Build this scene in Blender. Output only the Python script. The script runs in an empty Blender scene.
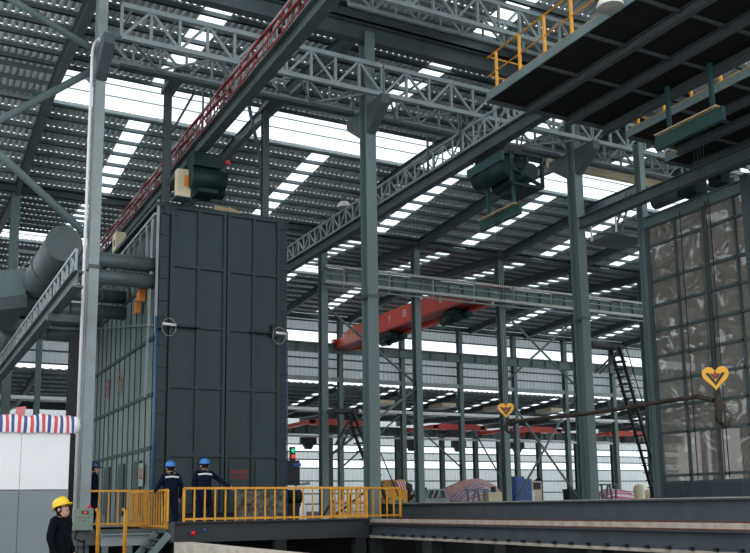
import bpy, math, random
from mathutils import Vector, Matrix
random.seed(7)
C = bpy.context.scene.collection
PI = math.pi

# ------------------------------------------------------------------ materials
def mat(name, col, rough=0.6, metal=0.0, var=0.0, scale=3.0, col2=None, bump=0.0, spec=0.5, streak=False):
    m = bpy.data.materials.new(name); m.use_nodes = True
    nt = m.node_tree; b = nt.nodes['Principled BSDF']
    b.inputs['Roughness'].default_value = rough; b.inputs['Metallic'].default_value = metal
    b.inputs['Specular IOR Level'].default_value = spec
    b.inputs['Base Color'].default_value = (*col, 1)
    if var > 0 or bump > 0:
        tc = nt.nodes.new('ShaderNodeTexCoord'); mp = nt.nodes.new('ShaderNodeMapping')
        if streak: mp.inputs['Scale'].default_value = (1, 1, .12)
        n = nt.nodes.new('ShaderNodeTexNoise'); n.inputs['Scale'].default_value = scale; n.inputs['Detail'].default_value = 5
        nt.links.new(tc.outputs['Object'], mp.inputs['Vector']); nt.links.new(mp.outputs['Vector'], n.inputs['Vector'])
        if var > 0:
            r = nt.nodes.new('ShaderNodeValToRGB')
            c2 = col2 or tuple(c * (1 - var) for c in col)
            r.color_ramp.elements[0].position = .35; r.color_ramp.elements[0].color = (*c2, 1)
            r.color_ramp.elements[1].position = .62; r.color_ramp.elements[1].color = (*col, 1)
            nt.links.new(n.outputs['Fac'], r.inputs['Fac']); nt.links.new(r.outputs['Color'], b.inputs['Base Color'])
        if bump > 0:
            bp = nt.nodes.new('ShaderNodeBump'); bp.inputs['Strength'].default_value = bump
            nt.links.new(n.outputs['Fac'], bp.inputs['Height']); nt.links.new(bp.outputs['Normal'], b.inputs['Normal'])
    return m

STEEL = mat('grey_green_steel_paint', (.145, .20, .198), .5, var=.18, scale=1.5, streak=True)
STEELD = mat('dark_grey_steel_paint', (.07, .092, .097), .5, var=.2, scale=2)
STEELL = mat('pale_grey_steel_paint', (.30, .35, .355), .5, var=.15, scale=2)
TRUSS = mat('truss_grey_paint', (.26, .31, .315), .5, var=.15, scale=2)
BLACK = mat('black_paint', (.012, .013, .014), .6)
SHEET = mat('galvanised_roof_sheet', (.52, .57, .58), .4, var=.15, scale=.8)
PURLIN = mat('purlin_steel', (.12, .15, .155), .5)
BOOTH = mat('booth_slate_paint', (.024, .044, .050), .45, spec=.35, var=.22, scale=1.1, streak=True)
BOOTHRIB = mat('booth_rib_paint', (.024, .040, .045), .5, spec=.35)
BOOTHSIDE = mat('booth_side_lit_tone', (.15, .205, .195), .42, var=.45, scale=.9, streak=True)  # base colour raised to carry light reflected from the left
DUCT = mat('duct_paint', (.085, .11, .112), .4, var=.2, scale=1.5)
YELLOW = mat('safety_yellow', (.78, .36, .025), .45, var=.2, scale=6)
ORANGE = mat('orange_paint', (.75, .23, .03), .45)
REDC = mat('crane_red', (.72, .075, .05), .4, var=.12, scale=1)
REDD = mat('crane_red_flange', (.33, .03, .03), .45)
CABLE = mat('red_festoon_cable', (.28, .035, .04), .5)
TEAL = mat('teal_paint', (.006, .055, .05), .45, var=.2, scale=3)
TEALD = mat('dark_teal_paint', (.005, .02, .02), .5, spec=.25)
WHITE = mat('white_paint', (.80, .80, .81), .45, var=.04, scale=1)
PIPEW = mat('pale_pipe_paint', (.58, .58, .55), .45, var=.1)
GREYP = mat('grey_panel_paint', (.20, .235, .25), .5, var=.08, scale=1)
WALLSHEET = mat('grey_wall_sheet', (.36, .40, .41), .5, var=.1, scale=.6)
WALLLOW = mat('pale_wall_sheet', (.46, .50, .50), .5, var=.1, scale=.5)
CREAM = mat('cream_paint', (.66, .58, .40), .5, var=.1, scale=2)
CONC = mat('concrete', (.52, .47, .40), .85, var=.25, scale=4, bump=.2)
CONCD = mat('dark_concrete', (.10, .105, .10), .85, var=.3, scale=1.5)
FLOORM = mat('shop_floor', (.22, .225, .22), .7, var=.25, scale=.7)
PITM = mat('pit_shade_black', (.018, .018, .018), .95, var=.3, scale=2)  # near black stands in for the shade below the beams
BEAM = mat('blue_grey_beam_paint', (.052, .067, .08), .5, var=.28, scale=2.2, streak=True)
RAIL = mat('worn_rail_steel', (.47, .42, .36), .55, metal=.2, var=.3, scale=5)
RUST = mat('rust', (.16, .05, .025), .85, var=.4, scale=6)
BLUE = mat('blue_paint', (.02, .075, .28), .45)
PIPEB = mat('blue_pipe_paint', (.035, .12, .22), .45)
NAVY = mat('navy_cloth', (.006, .009, .026), .9, var=.3, scale=12, spec=.12)
NAVYT = mat('navy_trouser_cloth', (.007, .011, .032), .9, var=.3, scale=12, spec=.12)
BLKCL = mat('black_cloth', (.004, .0045, .008), .9, var=.3, scale=10, spec=.1)
SKIN = mat('skin', (.50, .29, .20), .55)
HAIR = mat('black_hair', (.006, .005, .005), .7, spec=.2)
HELB = mat('blue_helmet_plastic', (.03, .19, .55), .25)
HELBD = mat('dark_blue_helmet_plastic', (.012, .04, .10), .3)
HELY = mat('yellow_helmet_plastic', (.85, .55, .015), .25)
REFL = mat('silver_reflective_tape', (.72, .72, .76), .4)
SHOE = mat('dark_shoe', (.02, .02, .022), .6)
CTRL = mat('pale_green_box_paint', (.23, .30, .25), .4)
DKSCR = mat('dark_screen', (.01, .01, .012), .2)
REDP = mat('red_sign_paint', (.40, .03, .025), .6)
REDF = mat('faded_red_paint', (.28, .075, .06), .7)
REDB = mat('red_lamp_plastic', (.6, .02, .03), .3)
WOOD = mat('raw_pine', (.52, .40, .24), .7, var=.25, scale=5)
WOOL = mat('mottled_grey_board', (.17, .155, .13), .95, var=.7, scale=9, col2=(.03, .03, .03), bump=.4)
PLGREEN = mat('green_plastic', (.03, .22, .12), .4)
RUBBER = mat('black_rubber', (.01, .01, .01), .8)
GLASSD = mat('dark_car_glass', (.03, .04, .045), .08)
CARP = mat('silver_blue_car_paint', (.32, .38, .40), .3)
PINK = mat('faded_pink_tarp', (.62, .36, .35), .7, var=.2, scale=2)

def stripes(name, cols, scale, axis='X', rough=.6):
    """woven stripes that belong to the cloth itself"""
    m = bpy.data.materials.new(name); m.use_nodes = True; nt = m.node_tree; b = nt.nodes['Principled BSDF']
    b.inputs['Roughness'].default_value = rough
    tc = nt.nodes.new('ShaderNodeTexCoord'); sp = nt.nodes.new('ShaderNodeSeparateXYZ'); nt.links.new(tc.outputs['UV'], sp.inputs[0])
    mu = nt.nodes.new('ShaderNodeMath'); mu.operation = 'MULTIPLY'; mu.inputs[1].default_value = scale; nt.links.new(sp.outputs[axis], mu.inputs[0])
    fr = nt.nodes.new('ShaderNodeMath'); fr.operation = 'FRACT'; nt.links.new(mu.outputs[0], fr.inputs[0])
    r = nt.nodes.new('ShaderNodeValToRGB'); r.color_ramp.interpolation = 'CONSTANT'
    e = r.color_ramp.elements
    for i, (p, c) in enumerate(cols):
        el = e[i] if i < 2 else e.new(p)
        el.position = p; el.color = (*c, 1)
    nt.links.new(fr.outputs[0], r.inputs[0]); nt.links.new(r.outputs[0], b.inputs['Base Color'])
    return m
W_, R_, B_ = (.80, .78, .80), (.62, .07, .10), (.045, .08, .26)
TARP = stripes('red_white_blue_tarp', [(0, W_), (.18, R_), (.46, W_), (.66, B_), (.92, W_)], 24)
TARP2 = stripes('faded_striped_tarp', [(0, (.62, .5, .55)), (.2, (.42, .12, .18)), (.4, (.62, .5, .55)), (.6, (.14, .14, .32)), (.8, (.62, .5, .55))], 7, 'Y')
TARP3 = stripes('pink_white_striped_tarp', [(0, (.66, .58, .6)), (.3, (.5, .12, .18)), (.6, (.66, .58, .6)), (.75, (.42, .10, .2))], 5, 'Y')
HAZ = stripes('red_white_hazard', [(0, (.8, .8, .8)), (.5, (.6, .05, .05))], 3.5)

def pane_mat(name, tint=(.95, .98, 1), tr=.65):
    m = bpy.data.materials.new(name); m.use_nodes = True; nt = m.node_tree
    nt.nodes.remove(nt.nodes['Principled BSDF']); out = nt.nodes['Material Output']
    t = nt.nodes.new('ShaderNodeBsdfTransparent'); t.inputs[0].default_value = (*tint, 1)
    d = nt.nodes.new('ShaderNodeBsdfTranslucent'); d.inputs[0].default_value = (*tint, 1)
    mx = nt.nodes.new('ShaderNodeMixShader'); mx.inputs[0].default_value = 1 - tr
    nt.links.new(t.outputs[0], mx.inputs[1]); nt.links.new(d.outputs[0], mx.inputs[2]); nt.links.new(mx.outputs[0], out.inputs[0])
    return m
PANE = pane_mat('translucent_skylight_sheet')

def sheet_mat(name, col, tr):
    m = mat(name, col, .5, var=.08, scale=.5); nt = m.node_tree; b = nt.nodes['Principled BSDF']; out = nt.nodes['Material Output']
    t = nt.nodes.new('ShaderNodeBsdfTranslucent'); t.inputs[0].default_value = (*col, 1); mx = nt.nodes.new('ShaderNodeMixShader'); mx.inputs[0].default_value = tr
    nt.links.new(b.outputs[0], mx.inputs[1]); nt.links.new(t.outputs[0], mx.inputs[2]); nt.links.new(mx.outputs[0], out.inputs[0]); return m
WALLSHEET = sheet_mat('grey_wall_sheet', (.50, .54, .55), .3); WALLLOW = sheet_mat('pale_translucent_wall_sheet', (.62, .66, .66), .5)
def film_mat():
    m = bpy.data.materials.new('grey_plastic_film'); m.use_nodes = True; nt = m.node_tree
    b = nt.nodes['Principled BSDF']; out = nt.nodes['Material Output']
    b.inputs['Base Color'].default_value = (.13, .12, .105, 1); b.inputs['Roughness'].default_value = .05; b.inputs['IOR'].default_value = 1.9; b.inputs['Specular IOR Level'].default_value = .8
    tc = nt.nodes.new('ShaderNodeTexCoord'); n = nt.nodes.new('ShaderNodeTexNoise'); n.inputs['Scale'].default_value = .8
    n.inputs['Detail'].default_value = 1.0; n.inputs['Distortion'].default_value = 1.2
    bp = nt.nodes.new('ShaderNodeBump'); bp.inputs['Strength'].default_value = 1; bp.inputs['Distance'].default_value = .7
    nt.links.new(tc.outputs['Object'], n.inputs['Vector']); nt.links.new(n.outputs['Fac'], bp.inputs['Height']); nt.links.new(bp.outputs['Normal'], b.inputs['Normal'])
    tl = nt.nodes.new('ShaderNodeBsdfTranslucent'); tl.inputs[0].default_value = (.26, .245, .215, 1)
    mx = nt.nodes.new('ShaderNodeMixShader'); mx.inputs[0].default_value = .35
    tp = nt.nodes.new('ShaderNodeBsdfTransparent'); tp.inputs[0].default_value = (.8, .78, .74, 1)
    m2 = nt.nodes.new('ShaderNodeMixShader'); m2.inputs[0].default_value = .1
    nt.links.new(b.outputs[0], mx.inputs[1]); nt.links.new(tl.outputs[0], mx.inputs[2])
    nt.links.new(mx.outputs[0], m2.inputs[1]); nt.links.new(tp.outputs[0], m2.inputs[2]); nt.links.new(m2.outputs[0], out.inputs[0])
    return m
FILM = film_mat()

def emit(name, col, s):
    m = bpy.data.materials.new(name); m.use_nodes = True; b = m.node_tree.nodes['Principled BSDF']
    b.inputs['Base Color'].default_value = (*col, 1); b.inputs['Emission Color'].default_value = (*col, 1); b.inputs['Emission Strength'].default_value = s
    return m
LGREEN = emit('green_signal_lens', (.03, .45, .22), .6); LRED = emit('red_signal_lens', (.7, .06, .04), .5)

# ------------------------------------------------------------------ mesh helpers
class G:
    """collects shapes (world coordinates); becomes ONE mesh object"""
    def __init__(s): s.v = []; s.f = []; s.m = []; s.sm = []
    def add(s, vs, fs, mi=0, smooth=False):
        o = len(s.v); s.v += [tuple(v) for v in vs]
        for f in fs: s.f.append(tuple(i + o for i in f)); s.m.append(mi); s.sm.append(smooth)
        return s
    def box(s, x0, x1, y0, y1, z0, z1, mi=0):
        vs = [(x, y, z) for z in (z0, z1) for y in (y0, y1) for x in (x0, x1)]
        return s.add(vs, [(0, 2, 3, 1), (4, 5, 7, 6), (0, 1, 5, 4), (2, 6, 7, 3), (0, 4, 6, 2), (1, 3, 7, 5)], mi)
    def bar(s, a, b, w, h, mi=0, up=(0, 0, 1)):
        a, b = Vector(a), Vector(b); d = (b - a).normalized(); u = Vector(up)
        if abs(d.dot(u)) > .98: u = Vector((0, 1, 0))
        r = d.cross(u).normalized(); u = r.cross(d)
        vs = [p + r * sx * w / 2 + u * sz * h / 2 for p in (a, b) for sz in (-1, 1) for sx in (-1, 1)]
        return s.add(vs, [(0, 1, 3, 2), (4, 6, 7, 5), (0, 4, 5, 1), (2, 3, 7, 6), (0, 2, 6, 4), (1, 5, 7, 3)], mi)
    def ibeam(s, a, b, w, h, t=.03, mi=0, up=(0, 0, 1)):
        a, b = Vector(a), Vector(b); d = (b - a).normalized(); u = Vector(up)
        if abs(d.dot(u)) > .98: u = Vector((0, 1, 0))
        r = d.cross(u).normalized(); u = r.cross(d)
        W, H, k = w / 2, h / 2, t / 2
        P = [(-W, -H), (W, -H), (W, -H + t), (k, -H + t), (k, H - t), (W, H - t), (W, H), (-W, H), (-W, H - t), (-k, H - t), (-k, -H + t), (-W, -H + t)]
        vs = [p + r * x + u * z for p in (a, b) for x, z in P]; n = 12
        fs = [(i, (i + 1) % n, n + (i + 1) % n, n + i) for i in range(n)]
        fs += [(0, 11, 10, 3, 2, 1), (3, 10, 9, 4), (4, 9, 8, 7, 6, 5), (12, 13, 14, 15, 22, 23), (15, 16, 21, 22), (16, 17, 18, 19, 20, 21)]
        return s.add(vs, fs, mi)
    def tube(s, pts, r, n=10, mi=0, cap=True, radii=None):
        pts = [Vector(p) for p in pts]; vs = []; fs = []
        for i, p in enumerate(pts):
            d = (pts[min(i + 1, len(pts) - 1)] - pts[max(i - 1, 0)]).normalized()
            u = Vector((0, 0, 1)) if abs(d.z) < .9 else Vector((0, 1, 0))
            x = d.cross(u).normalized(); y = x.cross(d); rr = radii[i] if radii else r
            vs += [p + (x * math.cos(2 * PI * k / n) + y * math.sin(2 * PI * k / n)) * rr for k in range(n)]
        for i in range(len(pts) - 1):
            fs += [(i * n + k, i * n + (k + 1) % n, (i + 1) * n + (k + 1) % n, (i + 1) * n + k) for k in range(n)]
        s.add(vs, fs, mi, True)
        if cap:
            o = len(s.v) - len(vs)
            s.f += [tuple(o + k for k in range(n))[::-1], tuple(o + (len(pts) - 1) * n + k for k in range(n))]; s.m += [mi, mi]; s.sm += [False, False]
        return s
    def lathe(s, c, prof, n=20, mi=0, axis=(0, 0, 1), sx=1, sy=1):
        """prof: (radius, height) pairs along the axis"""
        q = Vector((0, 0, 1)).rotation_difference(Vector(axis)); c = Vector(c); vs = []; fs = []
        for r, h in prof:
            vs += [c + q @ Vector((r * sx * math.cos(2 * PI * k / n), r * sy * math.sin(2 * PI * k / n), h)) for k in range(n)]
        for i in range(len(prof) - 1):
            fs += [(i * n + k, i * n + (k + 1) % n, (i + 1) * n + (k + 1) % n, (i + 1) * n + k) for k in range(n)]
        return s.add(vs, fs, mi, True)
    def prism(s, pts, off, mi=0):
        """outline of 3-D points, given thickness by the vector off"""
        n = len(pts); a = [Vector(p) for p in pts]; b = [p + Vector(off) for p in a]
        return s.add(a + b, [tuple(range(n))[::-1], tuple(range(n, 2 * n))] + [(i, (i + 1) % n, n + (i + 1) % n, n + i) for i in range(n)], mi)
    def ball(s, c, r, n=12, mi=0, sz=1, sx=1, sy=1):
        prof = [(r * math.sin(PI * i / 8), -r * sz * math.cos(PI * i / 8)) for i in range(9)]
        prof[0] = (r * .01, -r * sz); prof[-1] = (r * .01, r * sz)
        return s.lathe(c, prof, n, mi, sx=sx, sy=sy)
    def obj(s, name, mats, parent=None, loc=None, uv=None):
        if not isinstance(mats, (list, tuple)): mats = [mats]
        me = bpy.data.meshes.new(name)
        o = bpy.data.objects.new(name, me); C.objects.link(o)
        base = Vector((0, 0, 0))
        if parent is not None:
            o.parent = parent; p = parent
            while p is not None: base += p.location; p = p.parent
        elif loc is not None: base = Vector(loc); o.location = loc
        else:
            xs = list(zip(*s.v)); base = Vector(((min(xs[0]) + max(xs[0])) / 2, (min(xs[1]) + max(xs[1])) / 2, min(xs[2]))); o.location = base
        me.from_pydata([tuple(Vector(v) - base) for v in s.v], [], s.f)
        for m in mats: me.materials.append(m)
        me.polygons.foreach_set('material_index', s.m); me.polygons.foreach_set('use_smooth', s.sm)
        if uv:
            l = me.uv_layers.new(name='UVMap')
            for lp in me.loops: l.data[lp.index].uv = uv[lp.vertex_index]
        me.validate(); me.update()
        return o

def tag(o, label, cat, group=None, kind=None):
    o['label'] = label; o['category'] = cat
    if group: o['group'] = group
    o['kind'] = kind or 'thing'
    return o
def thing(name, loc, label, cat, group=None):
    o = bpy.data.objects.new(name, None); C.objects.link(o); o.location = loc; o.empty_display_size = .2
    return tag(o, label, cat, group)
def struct(o): o['kind'] = 'structure'; return o
def lab(o, l): o['label'] = l; return o
def text(body, size, loc, rot, m, parent, name='lettering', spacing=1.0, line=1.0):
    cu = bpy.data.curves.new('txt', 'FONT'); cu.body = body; cu.size = size; cu.extrude = .002; cu.align_x = 'CENTER'; cu.align_y = 'CENTER'
    cu.space_character = spacing; cu.space_line = line
    t = bpy.data.objects.new('txt', cu); C.objects.link(t); bpy.context.view_layer.update()
    me = bpy.data.meshes.new_from_object(t.evaluated_get(bpy.context.evaluated_depsgraph_get()))
    bpy.data.objects.remove(t)
    me.materials.clear(); me.materials.append(m)
    M = Matrix.LocRotScale(None, __import__('mathutils').Euler(rot), None); me.transform(M)
    o = bpy.data.objects.new(name, me); C.objects.link(o)
    o.parent = parent; base = Vector((0, 0, 0)); p = parent
    while p is not None: base += p.location; p = p.parent
    o.location = Vector(loc) - base
    return o
ORD = ['first', 'second', 'third', 'fourth', 'fifth', 'sixth', 'seventh', 'eighth', 'ninth', 'tenth', 'eleventh', 'twelfth', 'thirteenth', 'fourteenth', 'fifteenth', 'sixteenth']

# ------------------------------------------------------------------ floors
FZ = 1.1
g = G().box(-14, 96, 24.6, 99, FZ - .4, FZ).box(14.3, 96, -2, 24.6, FZ - .4, FZ)
struct(g.obj('floor', FLOORM))
struct(G().box(-14, 96, -6, 99, -.3, 0).obj('floor_lower', FLOORM))
struct(G().box(5.35, 14.6, 0, 24.0, -.001, .02).obj('floor_pit', PITM))
struct(G().box(14.35, 14.6, -2, 24.8, .0, .7).box(5.0, 14.6, 24.7, 24.95, 0, .7).obj('wall_pit', PITM))

def corr_wall(x0, x1, y, z0, z1, period=.4, d=.06):
    g = G(); n = round((x1 - x0) / period); prof = []
    for i in range(n):
        q = x0 + i * period; prof += [(q, 0), (q + .4 * period, 0), (q + .5 * period, d), (q + .9 * period, d)]
    prof.append((x1, 0)); m = len(prof)
    g.add([(a, y + b, z0) for a, b in prof] + [(a, y + b, z1) for a, b in prof], [(i, i + 1, m + i + 1, m + i) for i in range(m - 1)])
    return g
# ------------------------------------------------------------------ roof
SKY = [8.75, 17.5, 25.0, 31.45, 37.65, 43.6, 49.8, 56.0, 62.2, 68.4, 74.6]
win = [0]
def slope(name, x0, x1, ya, za, yb, zb, pur, sky, rafters, rh=.55, hw=.47, period=.25, h=.07, holes=True):
    g = G(); L = math.hypot(yb - ya, zb - za)
    seg = []; x = x0
    for s in sky:
        if x0 < s < x1: seg.append((x, s - hw)); x = s + hw
    seg.append((x, x1))
    for a, b in seg:
        n = max(1, round((b - a) / period)); p = (b - a) / n; prof = []
        for i in range(n):
            q = a + i * p
            prof += [(q, 0), (q + .34 * p, 0), (q + .5 * p, h), (q + .84 * p, h)]
        prof.append((b, 0))
        m = len(prof); np_ = max(2, round(L / pur)); ts = [0.0]
        if holes:
            for i in range(1, np_): ts += [i / np_ - .095 / L, i / np_ - .03 / L]
        ts.append(1.0)
        vs = [(px, ya + (yb - ya) * t, za + (zb - za) * t + pz) for t in ts for px, pz in prof]
        g.add(vs, [(q * m + i, q * m + i + 1, (q + 1) * m + i + 1, (q + 1) * m + i) for q in range(len(ts) - 1) for i in range(m - 1) if q % 2 == 0 or i % 4 != 2])
    c = struct(g.obj(name, SHEET, loc=(0, 0, 0)))
    n = max(2, round(L / pur))
    for i in range(n + 1):
        t = min(max(i / n, .012), .988); y = ya + (yb - ya) * t; z = za + (zb - za) * t - .01
        G().box(x0, x1, y - .035, y + .035, z - .17, z).box(x0, x1, y - .035, y + .06, z - .17, z - .155).obj('purlin', PURLIN, c)
    for rx in rafters:
        G().ibeam((rx, ya, za - .21 - rh / 2), (rx, yb, zb - .21 - rh / 2), .28, rh, .025).obj('rafter', STEELD, c)
    for s in sky:
        if x0 < s < x1:
            win[0] += 1
            w = G().box(s - hw, s + hw, ya, yb, 0, .004)
            w.v = [(vx, vy, vz + za + (zb - za) * (vy - ya) / (yb - ya) + .02) for vx, vy, vz in w.v]
            struct(w.obj('window_%d' % win[0], PANE, loc=(0, 0, 0)))
    return c
RV, RR = 17.88, 18.5
R1X = [4.52, 13.04, 21.6, 30.0, 38.4]
R2X = [4.7, 13.0, 21.6, 27.85, 34.15, 40.3, 46.5, 52.7, 58.9]
slope('ceiling_entry', -3, 48, 12.5, RR, 24.75, RV, 1.2, SKY, [4.65, 30.0])
slope('ceiling_near', -3, 62, 25.25, RV, 34.6, RR, 1.2, SKY, R2X)
slope('ceiling_middle', -3, 66, 38.0, RR, 46.95, RV, 1.2, SKY, R2X)
slope('ceiling_inner', -3, 82, 47.65, RV, 57.2, RR, 1.2, SKY, R2X + [65.1, 71.3])
slope('ceiling_far', -3, 92, 59.6, RR, 69.4, RV, 1.2, SKY, R2X + [65.1, 71.3])
slope('ceiling_low', -3, 96, 70.2, 11.9, 81.2, 11.0, 1.5, [27.4 + 6.1 * k for k in range(11)], [33.25 + 6.05 * k for k in range(10)] + [9, 15, 21, 27], .5, .5, .6, .06, False)
slope('ceiling_end', -3, 96, 81.6, 11.0, 92.4, 11.35, 1.5, [27.4 + 6.1 * k for k in range(11)], [33.25 + 6.05 * k for k in range(10)] + [9, 15, 21, 27], .5, .5, .6, .06, False)
# continuous ridge lights, with their thin glazing bars and the rafters that cross them
for k, (y0, y1, x1, rr) in enumerate([(34.6, 38.0, 64, R2X), (57.2, 59.6, 88, R2X + [65.1, 71.3])]):
    win[0] += 1
    w = struct(G().box(4.75 if k == 0 else -3, x1, y0, y1, RR + .12, RR + .126).obj('window_%d' % win[0], PANE, loc=(0, 0, 0)))
    for t in (.3, .62):
        y = y0 + (y1 - y0) * t; G().box(4.75 if k == 0 else -3, x1, y - .02, y + .02, RR + .06, RR + .11).obj('glazing_bar', STEELL, w)
    G().box(-3, x1, y1 - .16, y1 - .02, RR - .16, RR - .02).obj('ridge_channel', STEELL, w)
    for rx in rr: G().ibeam((rx, y0, RR - .47), (rx, y1, RR - .47), .28, .5, .025).obj('rafter', STEELD, w)
cap = corr_wall(-3, 4.75, 0, 0, 1, .25, .07); cap.v = [(a, 34.6 + 3.4 * c, RR + b) for a, b, c in cap.v]; cap = struct(cap.obj('ceiling_ridge', SHEET, loc=(0, 0, 0)))
for q in (35.2, 36.3, 37.4): G().box(-3, 4.75, q - .035, q + .035, RR - .18, RR - .01).obj('purlin', PURLIN, cap)
for n, y, x1 in (('trim_1', 25.0, 62), ('trim_2', 47.3, 80), ('trim_3', 69.55, 92)):
    struct(G().box(-3, x1, y - .22, y + .22, RV - .55, RV - .5).box(-3, x1, y - .22, y - .2, RV - .55, RV - .22).box(-3, x1, y + .2, y + .22, RV - .55, RV - .22).box(-3, x1, y - .26 if y < 30 else y - .37, y + .26 if y < 30 else y + .37, RV - .012, RV - .002).obj(n, STEELD))
struct(G().box(-3, 96, 81.25, 81.55, 10.72, 10.95).obj('trim_4', WHITE))

# ------------------------------------------------------------------ walls
g = corr_wall(-3, 92, 70.0, 16.3, 18.0); g2 = corr_wall(-3, 92, 70.0, 12.2, 15.2); g.add(g2.v, g2.f)
w = struct(g.obj('wall_upper', WALLSHEET, loc=(0, 0, 0)))
for z in (16.35, 17.2, 15.1, 14.0, 13.2, 12.25):
    G().box(-3, 92, 69.88, 69.98, z - .06, z + .06).obj('girt', STEELD, w)
win[0] += 1
w = struct(G().box(-3, 92, 70.02, 70.03, 15.2, 16.3).obj('window_%d' % win[0], PANE, loc=(0, 0, 0)))
g = corr_wall(-3, 96, 92.9, 8.35, 11.4, .5)
for za, zb in ((.9, 5.85), (6.75, 7.65)): g2 = corr_wall(-3, 96, 92.9, za, zb, .5); g.add(g2.v, g2.f)
w = struct(g.obj('wall_end', WALLLOW, loc=(0, 0, 0)))
for z in (8.4, 9.8, 7.6, 6.75, 5.8, 4.4, 3.0, 1.9):
    G().box(-3, 96, 92.75, 92.87, z - .07, z + .07).obj('girt', STEEL, w)
win[0] += 1
struct(G().box(-3, 96, 92.92, 92.93, 7.65, 8.35).obj('window_%d' % win[0], PANE, loc=(0, 0, 0)))
win[0] += 1
struct(G().box(-3, 96, 92.92, 92.93, 5.85, 6.75).obj('window_%d' % win[0], PANE, loc=(0, 0, 0)))

g = corr_wall(40, 93, 0, FZ, 15.2); g2 = corr_wall(40, 93, 0, 16.3, 18.4); g.add(g2.v, g2.f); g.v = [(-6 - b, a, c) for a, b, c in g.v]
struct(g.obj('wall_left_unseen', WALLSHEET, loc=(0, 0, 0)))  # unseen wall, added as a dark backdrop for the film wall's reflections
# ------------------------------------------------------------------ columns
def column(label, x, y, z0, z1, a=.4, b=.56, group=None, m=STEEL, name='steel_column', plates=()):
    t = thing(name, (x, y, z0), label, 'column', group)
    lab(G().ibeam((x, y, z0), (x, y, z1), a, b, .035, up=(0, 1, 0)).obj('shaft', m, t), label.split(',')[0]) if False else G().ibeam((x, y, z0), (x, y, z1), a, b, .035, up=(0, 1, 0)).obj('shaft', m, t)
    G().box(x - a * .75, x + a * .75, y - b * .7, y + b * .7, z0, z0 + .04).obj('base_plate', m, t)
    for z in plates: G().box(x - a / 2 - .02, x + a / 2 + .02, y - b / 2 - .03, y + b / 2 + .02, z - .05, z + .05).obj('splice_plate', STEELD, t)
    return t
def corbel(t, x, y, z, reach, w=.3, m=STEELD):
    for s in (-1, 1):
        G().prism([(x - w / 2, y + s * .28, z), (x - w / 2, y + s * reach, z), (x - w / 2, y + s * reach, z - .3), (x - w / 2, y + s * .28, z - .95)], (w, 0, 0)).obj('corbel', m, t)
def xcorbel(t, x, y, z, reach, s, m=STEELD):
    G().prism([(x + s * .18, y - .15, z), (x + s * reach, y - .15, z), (x + s * reach, y - .15, z - .3), (x + s * .18, y - .15, z - .95)], (0, .3, 0)).obj('corbel', m, t)
names1 = ['tall pale grey column with a white conduit, beside the green control box', 'tall grey steel column just right of the slate green booth', 'tall grey steel column behind the near hook and bar, left of the film wall',
          'grey steel column hidden behind the film wall', 'grey steel column far along behind the dark decks']
for i, x in enumerate(R1X):
    z0 = 0 if i == 0 else FZ
    t = column(names1[i], x, 25.0, z0, 17.0, .26 if i == 0 else .36, .46, m=STEELL if i == 0 else STEEL, plates=(8.1,))
    corbel(t, x, 25.0, 14.4, 1.25)
    if i == 0:
        G().tube([(4.5, 24.6, 14.4), (4.36, 24.55, 14.6), (4.26, 24.55, 14.4), (4.22, 24.55, 14.1), (4.22, 24.55, 1.3)], .042).obj('conduit', WHITE, t)
        G().tube([(4.31, 24.62, 7.9), (4.31, 24.62, .1)], .03).obj('conduit', STEELL, t)
for i, x in enumerate(R2X):
    if i == 1: continue
    column('grey steel column under the corroded inner runway, %s of its row from the left' % ORD[i if i < 1 else i - 1] if False else
           'slim grey steel column carrying the piped crane runway, %s in its row' % ORD[i if i < 1 else i - 1], x, 47.3, FZ, 17.3, .4, .5, group='columns of the piped runway')
R3X = [3.0, 9.0, 15.1, 21.15, 27.2] + [33.25 + 6.05 * k for k in range(9)]
for i, x in enumerate(R3X):
    column('thin grey steel column under the upper sheet wall, %s in its row' % ORD[i], x, 69.4, FZ, 17.3, .38, .48, group='columns of the upper sheet wall')
R4X = [9.5, 21.5, 33.5, 42.5, 50.95, 56.9, 61.6, 65.0, 71.0, 77.0, 83.0]
for i, x in enumerate(R4X):
    column('small dark column before the end wall windows, %s in its row' % ORD[i], x, 91.4, FZ, 10.0, .5, .5, group='columns before the end wall', m=STEELD)
column('black steel post between white panel wall and conduit column', 4.32, 26.2, 0, 6.45, .25, .3, m=BLACK, name='black_post')

# ------------------------------------------------------------------ lattice trusses
def lattice_parts(t, a, b, h, n, cw=.11, vw=.07, dw=.07, m=TRUSS, start=0, d=.07):
    """chords from a to b (bottom line) and h above; warren web with verticals"""
    a, b = Vector(a), Vector(b); u = Vector((0, 0, h))
    G().bar(a, b, cw, cw, up=(0, 0, 1)).obj('bottom_chord', m, t)
    G().bar(a + u, b + u, cw, cw).obj('top_chord', m, t)
    for i in range(n + 1):
        p = a + (b - a) * (i / n)
        G().bar(p, p + u, vw, vw * .8, up=(b - a).normalized()).obj('vertical', m, t)
        if i < n:
            q = a + (b - a) * ((i + 1) / n)
            G().bar(*((p, q + u) if (i + start) % 2 == 0 else (p + u, q)), dw * .8, dw).obj('diagonal', m, t)
def truss(label, a, b, h, n, group=None, name='lattice_truss', **k):
    t = thing(name, a, label, 'truss', group); lattice_parts(t, a, b, h, n, **k); return t
gx = [4.85, 13.04, 21.6, 30.0]
wh = ['between the conduit column and the centre column', 'between the centre column and the column behind the near hook', 'above the film wall, behind the dark decks']
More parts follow.
